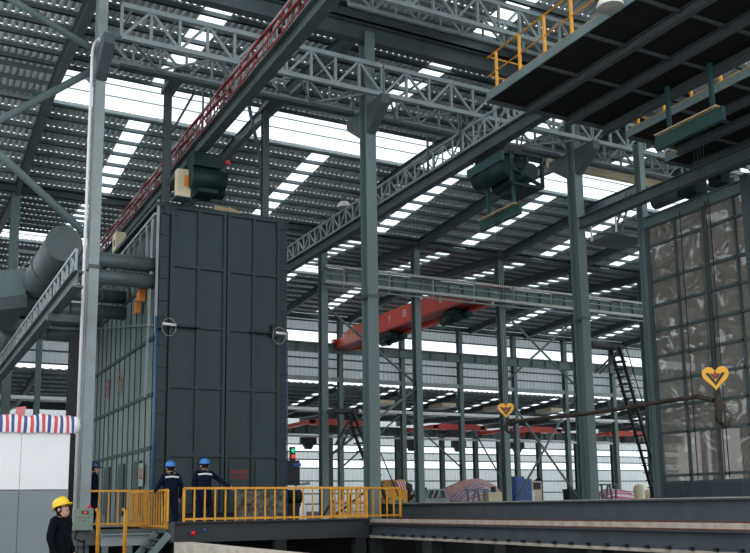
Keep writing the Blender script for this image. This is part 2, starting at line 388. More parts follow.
for i in range(3):
    truss('front grey lattice runway truss %s' % wh[i], (gx[i] + .02, 23.95, 14.45), (gx[i + 1] - .02, 23.95, 14.45), .95, 10, cw=.14, vw=.09, dw=.075)
    truss('rear grey lattice runway truss %s' % wh[i], (gx[i] + .02, 26.1, 14.75), (gx[i + 1] - .02, 26.1, 14.75), .85, 10, cw=.13, vw=.08, dw=.07, start=1)
    t = thing('bracing_lattice', (gx[i], 25, 14.5), 'flat zigzag bracing under the runway trusses %s' % wh[i].replace(', behind the dark decks', '').replace('column behind the near hook', 'hook column').replace('the conduit', 'conduit'), 'bracing')
    n = 6
    for k in range(n):
        x0 = gx[i] + .3 + (gx[i + 1] - gx[i] - .6) * k / n; x1 = gx[i] + .3 + (gx[i + 1] - gx[i] - .6) * (k + 1) / n
        y0, y1 = (24.05, 26.0) if k % 2 == 0 else (26.0, 24.05)
        G().bar((x0, y0, 14.5 if y0 < 25 else 14.72), (x1, y1, 14.5 if y1 < 25 else 14.72), .06, .06).obj('diagonal', TRUSS, t)
        G().bar((x0, 24.05, 15.36), (x0, 26.0, 15.5), .05, .05).obj('strut', TRUSS, t)
    G().bar((gx[i] + .3, 25.5, 14.35), (gx[i + 1] - .3, 25.5, 14.35), .28, .1).obj('walkway_plate', STEELD, t)
truss('highest pale lattice truss, crossing the top edge above the orange rail', (11.6, 22.5, 16.78), (21.6, 22.5, 16.78), .95, 12, m=STEELL, cw=.14, vw=.09, dw=.08)
truss('second pale lattice truss just behind the highest one', (11.6, 23.4, 16.9), (21.6, 23.4, 16.9), .8, 12, m=TRUSS, start=1)
tag(G().ibeam((-3, 25.0, 17.0), (62, 25.0, 17.0), .35, .6).obj('gutter_girder', STEELD), 'long dark girder under the row of light dots at the top', 'girder')
# far lattice girder at the left, seen above the big duct
for i, (x0, x1) in enumerate(((4.9, 12.8),)):
    truss('small far lattice truss in the light strip behind the big duct', (x0, 47.0, 13.3), (x1, 47.0, 13.3), 1.0, 8, m=TRUSS, cw=.14)

def tubes(pairs, r, name, m, label, cat, group=None):
    for (a, b), l in zip(pairs, label):
        tag(G().tube([a, b], r).obj(name, m), l, cat, group)
tubes([((4.35, 25, 14.43), (-2.0, 25, 17.2)), ((4.3, 25, 13.8), (-2.6, 25, 8.1)), ((4.3, 25, 9.05), (-2.6, 25, 14.8))], .1, 'brace_tube', STEEL,
      ['grey tube brace rising from the conduit column to the top left roof', 'grey tube brace falling leftward from high on the conduit column', 'grey tube brace meeting the conduit column beside the big duct'], 'brace')
tubes([((34.2, 47.3, 14.0), (40.2, 47.3, 9.2)), ((40.2, 47.3, 13.8), (34.2, 47.3, 9.2)), ((34.4, 47.3, 8.4), (40.1, 47.3, 1.6)), ((40.1, 47.3, 8.9), (34.4, 47.3, 1.3)),
       ((21.6, 47.3, 13.2), (27.8, 47.3, 8.8)), ((27.8, 47.3, 8.6), (21.9, 47.3, 4.4)), ((46.5, 69.4, 8.5), (51.2, 69.4, 1.4)), ((33.3, 69.4, 4.8), (39.3, 69.4, 9.6)), ((39.3, 69.4, 9.5), (45.3, 69.4, 4.8))], .075, 'cross_brace', STEEL,
      ['dark upper cross brace falling from the third hall column to the stair column', 'upper cross brace rising past it toward the tall stair', 'lower cross brace falling behind the near bar to the floor',
       'pale lower cross brace rising from the blue cabinet', 'thin brace beside the small ladder platform, upper one', 'thin brace under the small ladder platform', 'far thin brace between far columns above the green box',
       'far thin brace rising left of the yellow truck', 'far thin brace falling above the parked car'], 'brace')

# ------------------------------------------------------------------ piped inner runway, and the other crane runways
def runway(name, label, y, z0, z1, x0, x1, step, m=STEEL, pipes=True, w=.35):
    t = thing(name, (x0, y, z0), label, 'crane runway')
    G().ibeam((x0, y, (z0 + z1) / 2), (x1, y, (z0 + z1) / 2), w, z1 - z0, .05).obj('girder', m, t)
    k = 0; x = x0 + step / 2
    while x < x1 and k < 60:
        G().box(x - .03, x + .03, y - w / 2 + .01, y - .03, z0 + .05, z1 - .05).obj('stiffener', m, t); x += step; k += 1
    G().box(x0, x1, y - .06, y + .06, z1, z1 + .1).obj('rail', RUST if not pipes else STEELD, t)
    return t
t = runway('crane_runway', 'inner crane runway with pale pipes along its side', 46.6, 14.25, 15.1, 21.3, 64, 1.0)
for z, r, m in ((15.22, .08, PIPEW), (14.75, .045, STEELL), (14.28, .10, PIPEW), (13.95, .05, STEELL)):
    G().tube([(21.3, 46.2, z), (64, 46.2, z)], r).obj('pipe', m, t)
for i in range(12):
    x = 22.4 + i * 3.0
    G().tube([(x, 46.3, 13.9), (x, 46.15, 14.3), (x, 46.15, 15.25)], .045).obj('pipe_bracket', STEELL, t)
runway('crane_runway', 'far crane runway along the upper sheet wall', 69.0, 14.35, 15.1, -2, 90, 1.6, STEEL, False)
t = runway('crane_runway', 'lowest crane runway in front of the end wall', 90.6, 9.35, 10.25, 5, 95, 1.6, STEEL, False, .5)
G().tube([(5, 90.2, 9.1), (95, 90.2, 9.1)], .13).obj('pipe', WHITE, t)
tag(G().box(-2, 92, 69.2, 69.5, 9.5, 9.75).obj('tie_beam', WHITE), 'long white tie beam crossing the far columns', 'beam')
tag(G().box(15, 92, 69.2, 69.5, 12.0, 12.35).obj('edge_beam', STEELL), 'long pale edge beam under the upper sheet wall', 'beam')
tag(G().tube([(22.0, 26.9, 14.75), (31.5, 26.9, 14.75)], .2, 14).obj('pipe', CREAM), 'fat cream pipe behind the column near the dark decks', 'pipe')

# ------------------------------------------------------------------ bridge cranes running towards us (underslung girders with lattice walkways)
def girder_crane(x, y0, y1, label, cables=False):
    t = thing('bridge_crane', (x, y0, 12.6), label, 'crane')
    G().ibeam((x, y0, 12.82), (x, y1, 12.82), .3, .44, .04).obj('girder', STEELD, t)
    n = int((y1 - y0) / .62)
    a = Vector((x - .08, y0, 13.1)); b = Vector((x - .08, y1, 13.1)); u = Vector((0, 0, .68))
    G().bar(a, b, .07, .07).obj('bottom_chord', STEELL, t); G().bar(a + u, b + u, .07, .07).obj('top_chord', STEELL, t)
    for i in range(n + 1):
        p = a + (b - a) * (i / n); G().bar(p, p + u, .045, .045).obj('vertical', STEELL, t)
        if i < n:
            q = a + (b - a) * ((i + 1) / n); G().bar(*((p, q + u) if i % 2 else (p + u, q)), .04, .04).obj('diagonal', STEELL, t)
    if cables:
        for k in range(7):
            pts = []
            yy = y0
            while yy < y1:
                pts.append((x - .24 - .07 * (k % 3), yy, 13.5 - .085 * k + .04 * math.sin(yy * 2.1 + k * 1.3))); yy += .3
            G().tube(pts, .026, 6).obj('festoon_cable', CABLE, t)
        yy = y0 + .6
        k = 0
        while yy < y1 and k < 40:
            G().tube([(x - .3, yy, 12.86), (x - .3, yy, 13.5)], .018, 6).obj('cable_hanger', CABLE, t); yy += 1.0; k += 1
    for yy in (24.0, 26.1):
        for sx in (-.12, .12): G().box(x + sx - .02, x + sx + .02, yy - .05, yy + .05, 13.0, 14.45).obj('hanger_rod', STEELD, t)
    return t
cr1 = girder_crane(7.98, 12.5, 42, 'dark bridge crane girder with red cables and a lattice walkway, above the booth', True)
cr2 = girder_crane(16.1, 18.9, 46, 'dark bridge crane girder with lattice walkway, carrying the teal hoist')
t = thing('lattice_girder', (3.55, 25.2, 7.1), 'dark lattice girder sloping away under the big duct', 'girder')
t.location = (3.75, 25.5, 7.1)
X = 3.6
G().ibeam((X, 21.7, 6.95), (X, 52, 6.95), .26, .4, .04).obj('girder', STEELD, t)
a = Vector((X - .05, 21.7, 7.15)); b = Vector((X - .05, 52, 7.15)); u = Vector((0, 0, .5)); n = 46
G().bar(a, b, .07, .07).obj('bottom_chord', STEELL, t); G().bar(a + u, b + u, .07, .07).obj('top_chord', STEELL, t)
for i in range(n + 1):
    p = a + (b - a) * (i / n); G().bar(p, p + u, .05, .05).obj('vertical', STEELL, t)
    if i < n and i % 2 == 0:
        q = a + (b - a) * ((i + 1) / n); G().bar(p, q + u, .045, .045).obj('diagonal', STEELL, t)
G().box(X - .2, 4.3, 24.9, 25.1, 6.55, 6.75).obj('bracket', STEELD, t)

# red overhead crane of the inner bay
t = thing('overhead_crane', (33, 47, 14.6), 'red overhead crane bridging the inner bay', 'crane')
G().prism([(32.7, 48.2, 14.75), (32.7, 66.5, 14.75), (32.7, 68.9, 14.9), (32.7, 68.9, 15.35), (32.7, 66.0, 16.15), (32.7, 50.0, 16.15), (32.7, 48.2, 15.6)], (.7, 0, 0)).obj('box_girder', REDC, t)
G().box(32.45, 33.65, 48.2, 68.9, 14.62, 14.76).obj('bottom_flange', REDD, t)
G().prism([(33.75, 48.2, 14.4), (33.75, 66.5, 14.4), (33.75, 68.9, 14.7), (33.75, 68.9, 15.2), (33.75, 66.0, 15.95), (33.75, 50.0, 15.95), (33.75, 48.2, 15.5)], (.4, 0, 0)).obj('box_girder', REDC, t)
for yy in (47.6, 68.8): G().box(32.3, 34.4, yy - .6 if yy < 50 else yy - .25, yy + .6 if yy < 50 else yy + .25, 15.2, 15.5).obj('end_carriage', REDC, t)
for k in range(2):
    y = 66.2 - k * .5
    lab(G().prism([(32.69, y, 15.1), (32.69, y - .2, 15.1), (32.69, y - .35, 16.0), (32.69, y - .15, 16.0)], (.005, 0, 0)).obj('warning_stripe', YELLOW, t), 'yellow slanted stripe')
for k, (ch, y) in enumerate((('T', 59.5), ('田', 57.2), ('8', 52.2))):
    text(ch, .62, (32.68, y, 15.5), (PI / 2, 0, -PI / 2), WHITE, t)
for i, (yy, z) in enumerate(((60.0, 14.3), (51.2, 14.3))):
    h = thing('crane_hoist', (33.2, yy, z - .8), ('dark green hoist under the far end of the red crane', 'dark green hoist under the near end of the red crane')[i], 'hoist')
    G().box(32.7, 33.7, yy - .7, yy + .7, z - .35, z + .25).obj('body', TEALD, h)
    G().tube([(32.85, yy - .95, z - .3), (32.85, yy + .95, z - .3)], .33, 14).obj('drum', TEALD, h)
    G().tube([(33.6, yy - 1.2, z - .1), (33.6, yy + .2, z - .1)], .24, 12).obj('motor', TEAL, h)
    G().box(32.8, 33.5, yy + .7, yy + 1.15, z - .5, z + .1).obj('gearbox', TEALD, h)
# red cranes of the low bay (their bridges run along our view)
for i, (x, y0, y1, z) in enumerate(((36, 82.5, 90, 9.95), (50.5, 83, 90, 9.9), (61, 83, 90, 9.9), (76, 84, 90, 9.85), (25, 82.5, 90, 9.95))):
    t = thing('overhead_crane', (x, y0, z - .6), 'small far red crane in the low bay, %s from the left' % ORD[[1, 2, 3, 4, 0][i]], 'crane', 'red cranes of the low bay')
    G().prism([(x, y0, z - .35), (x + 7, y0, z - .35), (x + 7, y0, z + .1), (x + 5.5, y0, z + .3), (x + 1.5, y0, z + .3), (x, y0, z + .1)], (0, .6, 0)).obj('box_girder', REDC, t)
    G().box(x + 2.2, x + 3.8, y0 - .1, y0 + .7, z - 1.1, z - .35).obj('trolley', BLACK, t)
    G().box(x + .2, x + .8, y0, 90.2, z - .2, z + .15).obj('end_beam', REDC, t)
    G().box(x + 6.2, x + 6.8, y0, 90.2, z - .2, z + .15).obj('end_beam', REDC, t)
for i, x in enumerate((38.5, 51.3, 57.6, 66.0)):
    tag(G().box(x, x + 1.8, 90.0, 90.5, 8.2, 8.95).prism([(x + .3, 90.0, 8.2), (x + 1.5, 90.0, 8.2), (x + 1.2, 90.0, 7.7), (x + .6, 90.0, 7.7)], (0, .5, 0)).obj('end_carriage', BLACK), 'black end carriage hanging under the lowest runway, %s from the left' % ORD[i], 'crane carriage', 'end carriages of the lowest runway')
for i, x in enumerate((38.0, 44.5, 50.6, 57.0, 63.2)):
    t = thing('ridge_lamp_box', (x, 72.5, 10.5), 'cream box lamp under the low bay roof, %s from the left' % ORD[i], 'lamp', 'cream box lamps')
    G().box(x, x + 1.5, 71.2, 73.6, 10.55, 10.9).obj('housing', CREAM, t); G().box(x + .15, x + 1.35, 71.4, 73.4, 10.5, 10.55).obj('diffuser', WHITE, t)

# ------------------------------------------------------------------ the slate booth
t = booth = thing('blasting_booth', (9.05, 27.5, FZ), 'huge slate green steel booth with double doors', 'booth')
BX0, BX1, BY, BZ = 6.88, 11.26, 27.6, 11.1
G().box(7.0, 11.2, BY, 40.5, FZ, 11.0).obj('body', BOOTH, t)
def door_leaf(x0, x1, name):
    d = G().box(x0, x1, BY - .08, BY - .002, 1.45, 11.0).obj(name, BOOTH, t)
    xm = (x0 + x1) / 2
    for x in (x0 + .05, xm, x1 - .05):
        G().box(x - .05, x + .05, BY - .17, BY - .08, 1.45, 11.02).obj('stile', BOOTHRIB, d)
    for z in (11.0, 9.12, 7.2, 5.3, 3.2, 1.5):
        G().box(x0, x1, BY - .16, BY - .08, z - .045, z + .045).obj('crossbar', BOOTHRIB, d)
    for xa, xb in ((x0 + .14, xm - .1), (xm + .1, x1 - .14)):
        G().box(xa, xb, BY - .12, BY - .08, 1.7, 3.02).obj('wicket_panel', BOOTH, d)
    return d
dl = door_leaf(7.32, 9.13, 'door'); dr = door_leaf(9.17, 10.98, 'door')
for x0, x1 in ((7.0, 7.28), (11.0, 11.26)):
    s = G().box(x0, x1, BY - .06, BY, FZ, 11.1).obj('jamb', BOOTHRIB, t)
    for k in range(14):
        z = 1.7 + k * .7; G().box(x0, x1, BY - .1, BY - .06, z - .03, z + .03).obj('jamb_rib', BOOTHRIB, s)
G().box(7.1, 7.5, BY - .14, BY - .06, 10.75, 11.15).obj('hinge_plate', BOOTHRIB, t)
G().box(10.85, 11.15, BY - .14, BY - .06, 10.75, 11.15).obj('hinge_plate', BOOTHRIB, t)
G().box(6.85, 11.3, BY - .1, 40.5, 11.0, 11.12).obj('roof', BOOTHRIB, t)
s = lab(G().box(6.92, 6.99, BY, 40.5, FZ, 8.75).obj('side_panel', BOOTHSIDE, t), 'grey green ribbed side wall, side light painted into its tone')
y = BY + .1; k = 0
while y < 40.5:
    G().box(6.895, 6.92, y - .022, y + .022, FZ, 8.75).obj('side_stud', BOOTHRIB, s); y += .78; k += 1
for z in (8.7, 6.8, 5.05, 3.42):
    G().box(6.875, 6.92, BY, 40.5, z - .05, z + .06).obj('side_girt', BOOTHRIB, s)
for yy in (29.2, 31.5, 33.8):
    lab(G().box(6.86, 6.92, yy - .42, yy + .42, 1.4, 3.1).obj('side_door', BOOTHRIB, s), 'dark narrow side door')
# raised red writing
text('高温危险\n小心烫伤', .155, (9.63, BY - .18 + .055, 2.62), (PI / 2, 0, 0), REDP, t, line=1.05)
text('安', .85, (6.84, 34.1, 5.9), (PI / 2, 0, -PI / 2), REDF, t); text('全', .85, (6.84, 32.0, 5.9), (PI / 2, 0, -PI / 2), REDF, t)
sg = G().box(6.84, 6.86, 28.3, 28.85, 2.3, 3.0).obj('notice', CTRL, t)
text('当心\n高温', .2, (6.835, 28.57, 2.68), (PI / 2, 0, -PI / 2), REDP, t)
# latch arms with coiled cable
for (xa, xb, xc) in ((7.08, 7.5, 7.28), (10.78, 11.14, 10.9)):
    r = lab(G().tube([(xa, BY - .28, 7.2), (xb, BY - .28, 7.18)], .045).obj('latch_arm', WHITE, t), 'short white latch arm')
    G().tube([(xc + .22 * math.cos(a * .45), BY - .3, 7.1 + .28 * math.sin(a * .45)) for a in range(15)], .012, 6).obj('cable_loop', STEELL, r)
    G().box(xa - .12, xa + .05, BY - .3, BY - .06, 7.05, 7.45).obj('latch_box', BLACK, r)
G().tube([(7.5, BY - .26, 7.18), (8.25, BY - .26, 7.16)], .035).obj('latch_arm', BOOTHRIB, t)
G().tube([(9.9, BY - .26, 7.18), (10.8, BY - .26, 7.18)], .035).obj('latch_arm', BOOTHRIB, t)
lab(G().tube([(6.94, BY - .1, FZ), (6.94, BY - .1, 7.45)], .045).obj('blue_pipe', PIPEB, t), 'thin blue vertical pipe')
lab(G().tube([(11.29, BY - .05, FZ), (11.29, BY - .05, 7.3)], .02).obj('blue_pipe', PIPEB, t), 'thin blue vertical pipe')
# lattice frame on the booth's upper left side
s = G().bar((6.92, BY - .05, 6.9), (6.92, BY - .05, 11.2), .07, .07, up=(0, 1, 0)).obj('lattice_post', STEELL, t)
G().bar((6.86, BY, 10.75), (6.86, 38, 10.5), .08, .08).obj('lattice_chord', STEELL, t)
G().bar((6.86, BY, 7.2), (6.86, 38, 8.9), .06, .06).obj('lattice_chord', STEEL, t)
for k in range(9):
    y = BY + .25 + k * .85
    G().bar((6.86, y, 8.7), (6.86, y, 10.7), .06, .06, up=(0, 1, 0)).obj('lattice_vertical', STEEL, t)
    G().bar((6.86, y, 8.7 if k % 2 else 10.65), (6.86, y + .85, 10.65 if k % 2 else 8.7), .05, .05).obj('lattice_diagonal', STEEL, t)
G().bar((6.8, BY + .15, 10.6), (6.8, BY + .5, 5.0), .06, .06).obj('lattice_diagonal', STEELL, t)
G().bar((6.8, BY + .9, 10.6), (6.8, BY + .25, 7.2), .06, .06).obj('lattice_diagonal', STEELL, t)

pl = G().prism([(8.85, 27.9, 11.125), (9.3, 27.9, 11.125), (9.32, 27.9, 11.38), (8.85, 27.9, 11.42)], (0, .05, 0)); pl.prism([(9.31, 27.9, 11.125), (9.83, 27.9, 11.125), (9.8, 27.9, 11.3), (9.33, 27.9, 11.42)], (0, .05, 0))
tag(pl.obj('pine_board', WOOD), 'raw pine board standing on the booth roof', 'board')
for i, (x, l) in enumerate(((7.19, 'dark hanging post from the truss to the booth roof\'s left end'), (10.54, 'dark hanging post from the truss to the booth roof\'s right end'))):
    p = thing('hanging_post', (x, 27.75, 11.12), l, 'post')
    G().ibeam((x, 27.75, 11.12), (x, 27.75, 15.4), .22, .22, .03).obj('shaft', STEELD, p)
    G().box(x - .2, x + .2, 26.0, 27.9, 14.9, 15.05).obj('head_plate', STEELD, p)
    if i:
        G().bar((x - .1, 27.75, 12.9), (x - .75, 27.4, 15.0), .09, .09).obj('strut', STEELD, p)
        G().bar((x - .1, 27.75, 14.6), (x - 1.2, 27.4, 13.6), .07, .07).obj('strut', STEEL, p)
    else:
        G().bar((x + .1, 27.75, 13.5), (x + .8, 27.4, 15.0), .06, .06).obj('strut', STEELD, p)
e = thing('electric_cabinet', (7.5, 27.0, 11.05), 'cream electric cabinet with orange label beside the booth hoist', 'electric cabinet')
G().box(7.3, 7.72, 26.8, 27.1, 11.15, 12.05).obj('body', CREAM, e); G().box(7.52, 7.68, 26.785, 26.8, 11.5, 11.85).obj('orange_label', ORANGE, e); G().box(7.25, 7.75, 26.75, 27.3, 11.12, 11.15).obj('base', STEELD, e)
e = thing('electric_cabinet', (7.5, 36.2, 11.3), 'small cream electric cabinet under the red cables behind conduit column', 'electric cabinet')
G().box(7.35, 7.75, 35.9, 36.5, 11.4, 12.55).obj('body', CREAM, e); G().box(7.34, 7.35, 36.05, 36.3, 12.0, 12.25).obj('window', DKSCR, e); G().box(7.5, 7.6, 36.1, 36.3, 11.1, 11.4).obj('bracket', STEELD, e)
h = thing('booth_hoist', (8.1, 27.0, 11.9), 'dark green hoist hanging from the red cabled crane above the booth', 'hoist')
G().box(7.7, 8.6, 26.4, 27.2, 12.1, 12.55).obj('trolley', TEALD, h); G().tube([(7.65, 26.6, 11.75), (8.75, 26.6, 11.75)], .34, 14).obj('drum', TEALD, h)
G().tube([(8.3, 27.2, 11.6), (8.9, 27.2, 11.6)], .24, 12).obj('motor', TEALD, h); G().ball((8.75, 26.3, 12.3), .08).obj('red_button', REDB, h)
G().box(7.9, 8.5, 26.5, 27.3, 11.3, 11.5).obj('guard', TEALD, h)
hn = thing('warning_siren', (6.8, 28.9, 8.0), 'orange siren horn on the booth side wall', 'siren')
G().box(6.66, 6.84, 28.75, 29.05, 8.2, 8.45).obj('horn_body', ORANGE, hn); G().prism([(6.62, 28.75, 8.22), (6.62, 28.5, 8.12), (6.62, 28.5, 8.5), (6.62, 28.75, 8.42)], (.2, 0, 0)).obj('horn_mouth', ORANGE, hn)
G().box(6.66, 6.8, 29.05, 29.3, 7.85, 8.2).obj('lower_box', ORANGE, hn); G().box(6.72, 6.86, 28.7, 29.2, 8.45, 8.65).obj('bracket', BLACK, hn)

# ------------------------------------------------------------------ ducts
t = thing('main_duct', (4.2, 27.7, 8.9), 'big round grey duct running away behind the conduit column', 'duct')
G().tube([(4.15, 27.7, 9.45), (4.15, 33, 9.5), (4.15, 48, 9.6)], .52, 24).obj('pipe', DUCT, t)
G().tube([(4.15, 27.62, 9.45), (4.15, 27.7, 9.45)], .54, 24).obj('end_cap', DUCT, t)
for y in (30.5, 33.5, 37, 41): G().tube([(4.15, y, 9.48), (4.15, y + .08, 9.48)], .56, 24).obj('flange', STEELD, t)
s = lab(G().prism([(2.3, 33.0, 8.6), (3.75, 33.0, 9.0), (3.75, 33.0, 9.9), (2.3, 33.0, 9.7)], (0, 4.0, 0)).obj('side_hopper', STEEL, t), 'paler square side branch')
G().prism([(2.2, 32.9, 8.2), (3.8, 32.9, 8.55), (3.8, 32.9, 9.0), (2.2, 32.9, 8.62)], (0, 4.2, 0)).obj('hopper_base', STEELD, t)
pairs = ((27.9, 9.15, 8.62), (31.9, 8.95, 8.38), (36.9, 8.95, 8.38))
w3 = ['first', 'second', 'third']
for i, (y, za, zb) in enumerate(pairs):
    for j, z in enumerate((za, zb)):
        d = thing('branch_duct', (5.5, y, z), '%s round branch duct to the booth side, %s pair from the front' % (('upper', 'lower')[j], w3[i]), 'duct', 'branch ducts to the booth')
        G().tube([(4.3, y, z), (6.95, y, z)], .235, 18).obj('pipe', DUCT, d)
        for x in (5.0, 6.1): G().tube([(x, y, z), (x + .05, y, z)], .265, 18).obj('flange', STEELD, d)

# ------------------------------------------------------------------ teal hoist on the second crane, hooks and the bar they carry
def plate_hoist(x, y, z, label, body=True):
    h = thing('rope_hoist', (x, y, z - .4), label, 'hoist')
    lab(G().box(x - .06, x + .06, y - 1.05, y + 1.05, z - .17, z + .17).obj('guard_plate', TEAL, h), 'long teal guard plate')
    lab(G().box(x - .2, x - .06, y - 1.0, y + .95, z + .15, z + .18).obj('guard_top', WOOD, h), 'rusty top ledge')
    for s in (-.75, .6): G().bar((x, y + s, z + .1), (x, y + s, 12.4 if body else 11.8), .09, .09, up=(0, 1, 0)).obj('hanging_rod', TEAL, h)
    if body:
        G().prism([(x - .55, y - .95, 12.05), (x - .55, y + 1.0, 12.05), (x - .55, y + 1.0, 12.35), (x - .55, y - .95, 12.35)], (.1, 0, 0)).obj('side_plate', TEAL, h)
        G().tube([(x - .2, y - .8, 11.95), (x - .2, y + .8, 11.95)], .33, 18).obj('drum', TEALD, h)
        G().box(x + .1, x + .6, y - .8, y - .2, 11.55, 12.3).obj('gearbox', TEALD, h)
        G().tube([(x + .3, y - 1.3, 11.7), (x + .3, y + .5, 11.7)], .25, 14).obj('motor', TEALD, h)
        for a, b in (((x - .3, 11.3), (x - .3, 12.35)), ((x + .9, 11.3), (x + .9, 12.35)), ((x - .3, 11.3), (x + .9, 11.3)), ((x - .3, 12.3), (x + .9, 12.3)), ((x + .3, 11.3), (x + .3, 12.3)), ((x - .3, 11.8), (x + .9, 11.35))):
            G().bar((a[0], y - 1.05, a[1]), (b[0], y - 1.05, b[1]), .09, .09, up=(0, 1, 0)).obj('frame_bar', TEALD, h)
        G().box(x + .25, x + .9, y - .95, y + .3, 11.28, 11.36).obj('frame_floor', TEALD, h)
        G().box(x - .35, x + .35, y - .8, y + .8, 12.35, 12.58).obj('trolley', BLACK, h)
    return h
plate_hoist(16.55, 22.75, 10.53, 'teal rope hoist with hanging teal plate, under the lattice crane girder')
plate_hoist(16.5, 14.9, 10.45, 'teal guard plate hung on two rods beneath the dark deck', False)
HOOKM = mat('rusty_hook_steel', (.045, .028, .02), .7, var=.5, scale=8, col2=(.01, .008, .007))
def hook(x, y, z, r, ztop, label, tall):
    t = thing('hook_block', (x, y, z - 1.6 * r), label, 'crane hook')
    # the heart-shaped plate faces the camera side (normal along the view)
    n = Vector((-x, -y, 0)).normalized(); e = Vector((n.y, -n.x, 0)) * -1
    P = lambda a, b, o=0: Vector((x, y, z)) + e * a * r + Vector((0, 0, b * r)) + n * o
    hp = []
    for k in range(28):
        a = 2 * PI * k / 28
        hx = 16 * math.sin(a) ** 3 / 16; hz = (13 * math.cos(a) - 5 * math.cos(2 * a) - 2 * math.cos(3 * a) - math.cos(4 * a)) / 15
        hp.append(P(hx, hz + .1, .10))
    G().prism(hp, -n * .2).obj('cheek_plate', mat('hook_yellow', (.82, .40, .015), .4), t)
    for s in (-1, 1):
        em = G(); em.prism([P(0, -.62, .105), P(s * .14, -.42, .105), P(s * .72, .38, .105), P(s * .5, .42, .105), P(s * .02, -.30, .105)], n * .012)
        em.obj('emblem', BLACK, t)
        G().prism([P(s * .06, -.12, .105), P(s * .36, .30, .105), P(s * .28, .36, .105), P(s * .02, .02, .105)], n * .012).obj('emblem', BLACK, t)
    G().prism([P(0, .02, .105), P(.2, .28, .105), P(0, .5, .105), P(-.2, .28, .105)], n * .014).obj('emblem_gem', REDP, t)
    G().lathe(P(0, .1, -.1), [(.5 * r, -.1), (.5 * r, .1), (.3 * r, .1)], 20, axis=n).obj('sheave', STEELD, t)
    # shank and curved hook
    G().tube([P(0, -.7), P(.1, -1.3)], .12 * r).obj('shank', HOOKM, t)
    hk = [P(.05, -1.1), P(.12, -1.6), P(.2, -2.1), P(.02, -2.7), P(-.02, -3.4), P(.25, -3.75), P(.65, -3.65), P(.95, -3.1)] if tall else [P(.05, -.9), P(.15, -1.3), P(-.1, -1.9), P(-.1, -2.5), P(.2, -2.8), P(.55, -2.65), P(.7, -2.2)]
    G().tube(hk, .2 * r, 10, radii=[.2 * r, .3 * r, .42 * r, .25 * r, .24 * r, .24 * r, .2 * r, .08 * r][:len(hk)] if tall else [.2 * r, .26 * r, .26 * r, .24 * r, .24 * r, .2 * r, .08 * r]).obj('hook', HOOKM, t)
    for s in (-.45, -.15, .15, .45): G().tube([P(s * .8, .3), P(s * .8, 0) + Vector((0, 0, ztop - z))], .008, 6).obj('rope', BLACK, t)
    return t
hook(16.5, 22.75, 4.42, .24, 11.0, 'smaller yellow heart-shaped crane hook at the far end of the bar', False)
hook(16.6, 14.75, 4.38, .29, 10.4, 'larger yellow heart-shaped crane hook before the film wall', True)
g = G().tube([(16.52, 22.72, 4.02), (16.55, 21.9, 4.05), (16.57, 19, 3.98), (16.58, 16.2, 4.02), (16.58, 15.3, 4.02), (16.6, 14.85, 3.88)], .055, 8)
tag(g.obj('lifting_bar', HOOKM), 'long dark lifting bar hung between the two yellow hooks', 'bar')

# ------------------------------------------------------------------ dark decks above, with yellow rails
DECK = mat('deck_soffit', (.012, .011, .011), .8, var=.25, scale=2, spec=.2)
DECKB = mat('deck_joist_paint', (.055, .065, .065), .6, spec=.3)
def deck(x0, x1, y0, y1, z, label, rail=True, joists=(), cross=(), edge=STEEL):
    d = thing('crane_deck', ((x0 + x1) / 2, y1, z), label, 'deck')
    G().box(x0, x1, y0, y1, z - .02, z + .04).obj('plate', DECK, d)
    for x in joists: G().ibeam((x, y0, z - .13), (x, y1, z - .13), .16, .22, .02).obj('joist', DECKB, d)
    for y in cross: G().box(x0, x1, y - .03, y + .03, z - .09, z - .02).obj('crossbar', DECKB, d)
    lab(G().box(x0 - .04, x0, y0, y1, z - .09, z + .13).obj('edge_channel', edge, d), 'pale edge channel')
    G().box(x0, x1, y1, y1 + .05, z - .12, z + .1).obj('end_channel', DECKB, d); G().ibeam((x1 - .1, y0, z - .13), (x1 - .1, y1, z - .13), .2, .3, .03).obj('edge_beam', DECKB, d)
    if rail:
        r = G().tube([(x0 + .03, y0, z + 1.12), (x0 + .03, y1, z + 1.12)], .025).obj('top_rail', YELLOW, d)
        G().tube([(x0 + .03, y0, z + .6), (x0 + .03, y1, z + .6)], .02).obj('middle_rail', YELLOW, d)
        G().tube([(x0 + .03, y0, z + .17), (x0 + .03, y1, z + .17)], .022).obj('toe_rail', YELLOW, d)
        y = y1 - .38
        while y > y0: G().bar((x0 + .03, y, z), (x0 + .03, y, z + 1.12), .06, .06, up=(0, 1, 0)).obj('post', YELLOW, d); y -= .98
        for h in (1.12, .6, .17): G().tube([(x0 + .03, y1 - .05, z + h), (x0 + 1.6, y1 - .05, z + h)], .02).obj('end_rail', YELLOW, d)
        G().bar((x0 + 1.6, y1 - .05, z), (x0 + 1.6, y1 - .05, z + 1.12), .05, .05, up=(0, 1, 0)).obj('post', YELLOW, d)
    return d
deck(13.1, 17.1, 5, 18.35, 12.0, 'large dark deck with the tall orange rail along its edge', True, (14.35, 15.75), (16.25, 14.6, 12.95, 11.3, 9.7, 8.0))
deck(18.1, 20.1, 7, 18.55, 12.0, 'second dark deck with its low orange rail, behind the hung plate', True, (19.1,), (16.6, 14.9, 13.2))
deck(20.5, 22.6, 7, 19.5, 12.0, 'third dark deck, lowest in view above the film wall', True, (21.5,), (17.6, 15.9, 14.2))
deck(23.0, 26.0, 7, 19.5, 12.6, 'last dark deck at the edge of view above the film wall', True, (24.5,), (17.6, 15.9, 14.2))
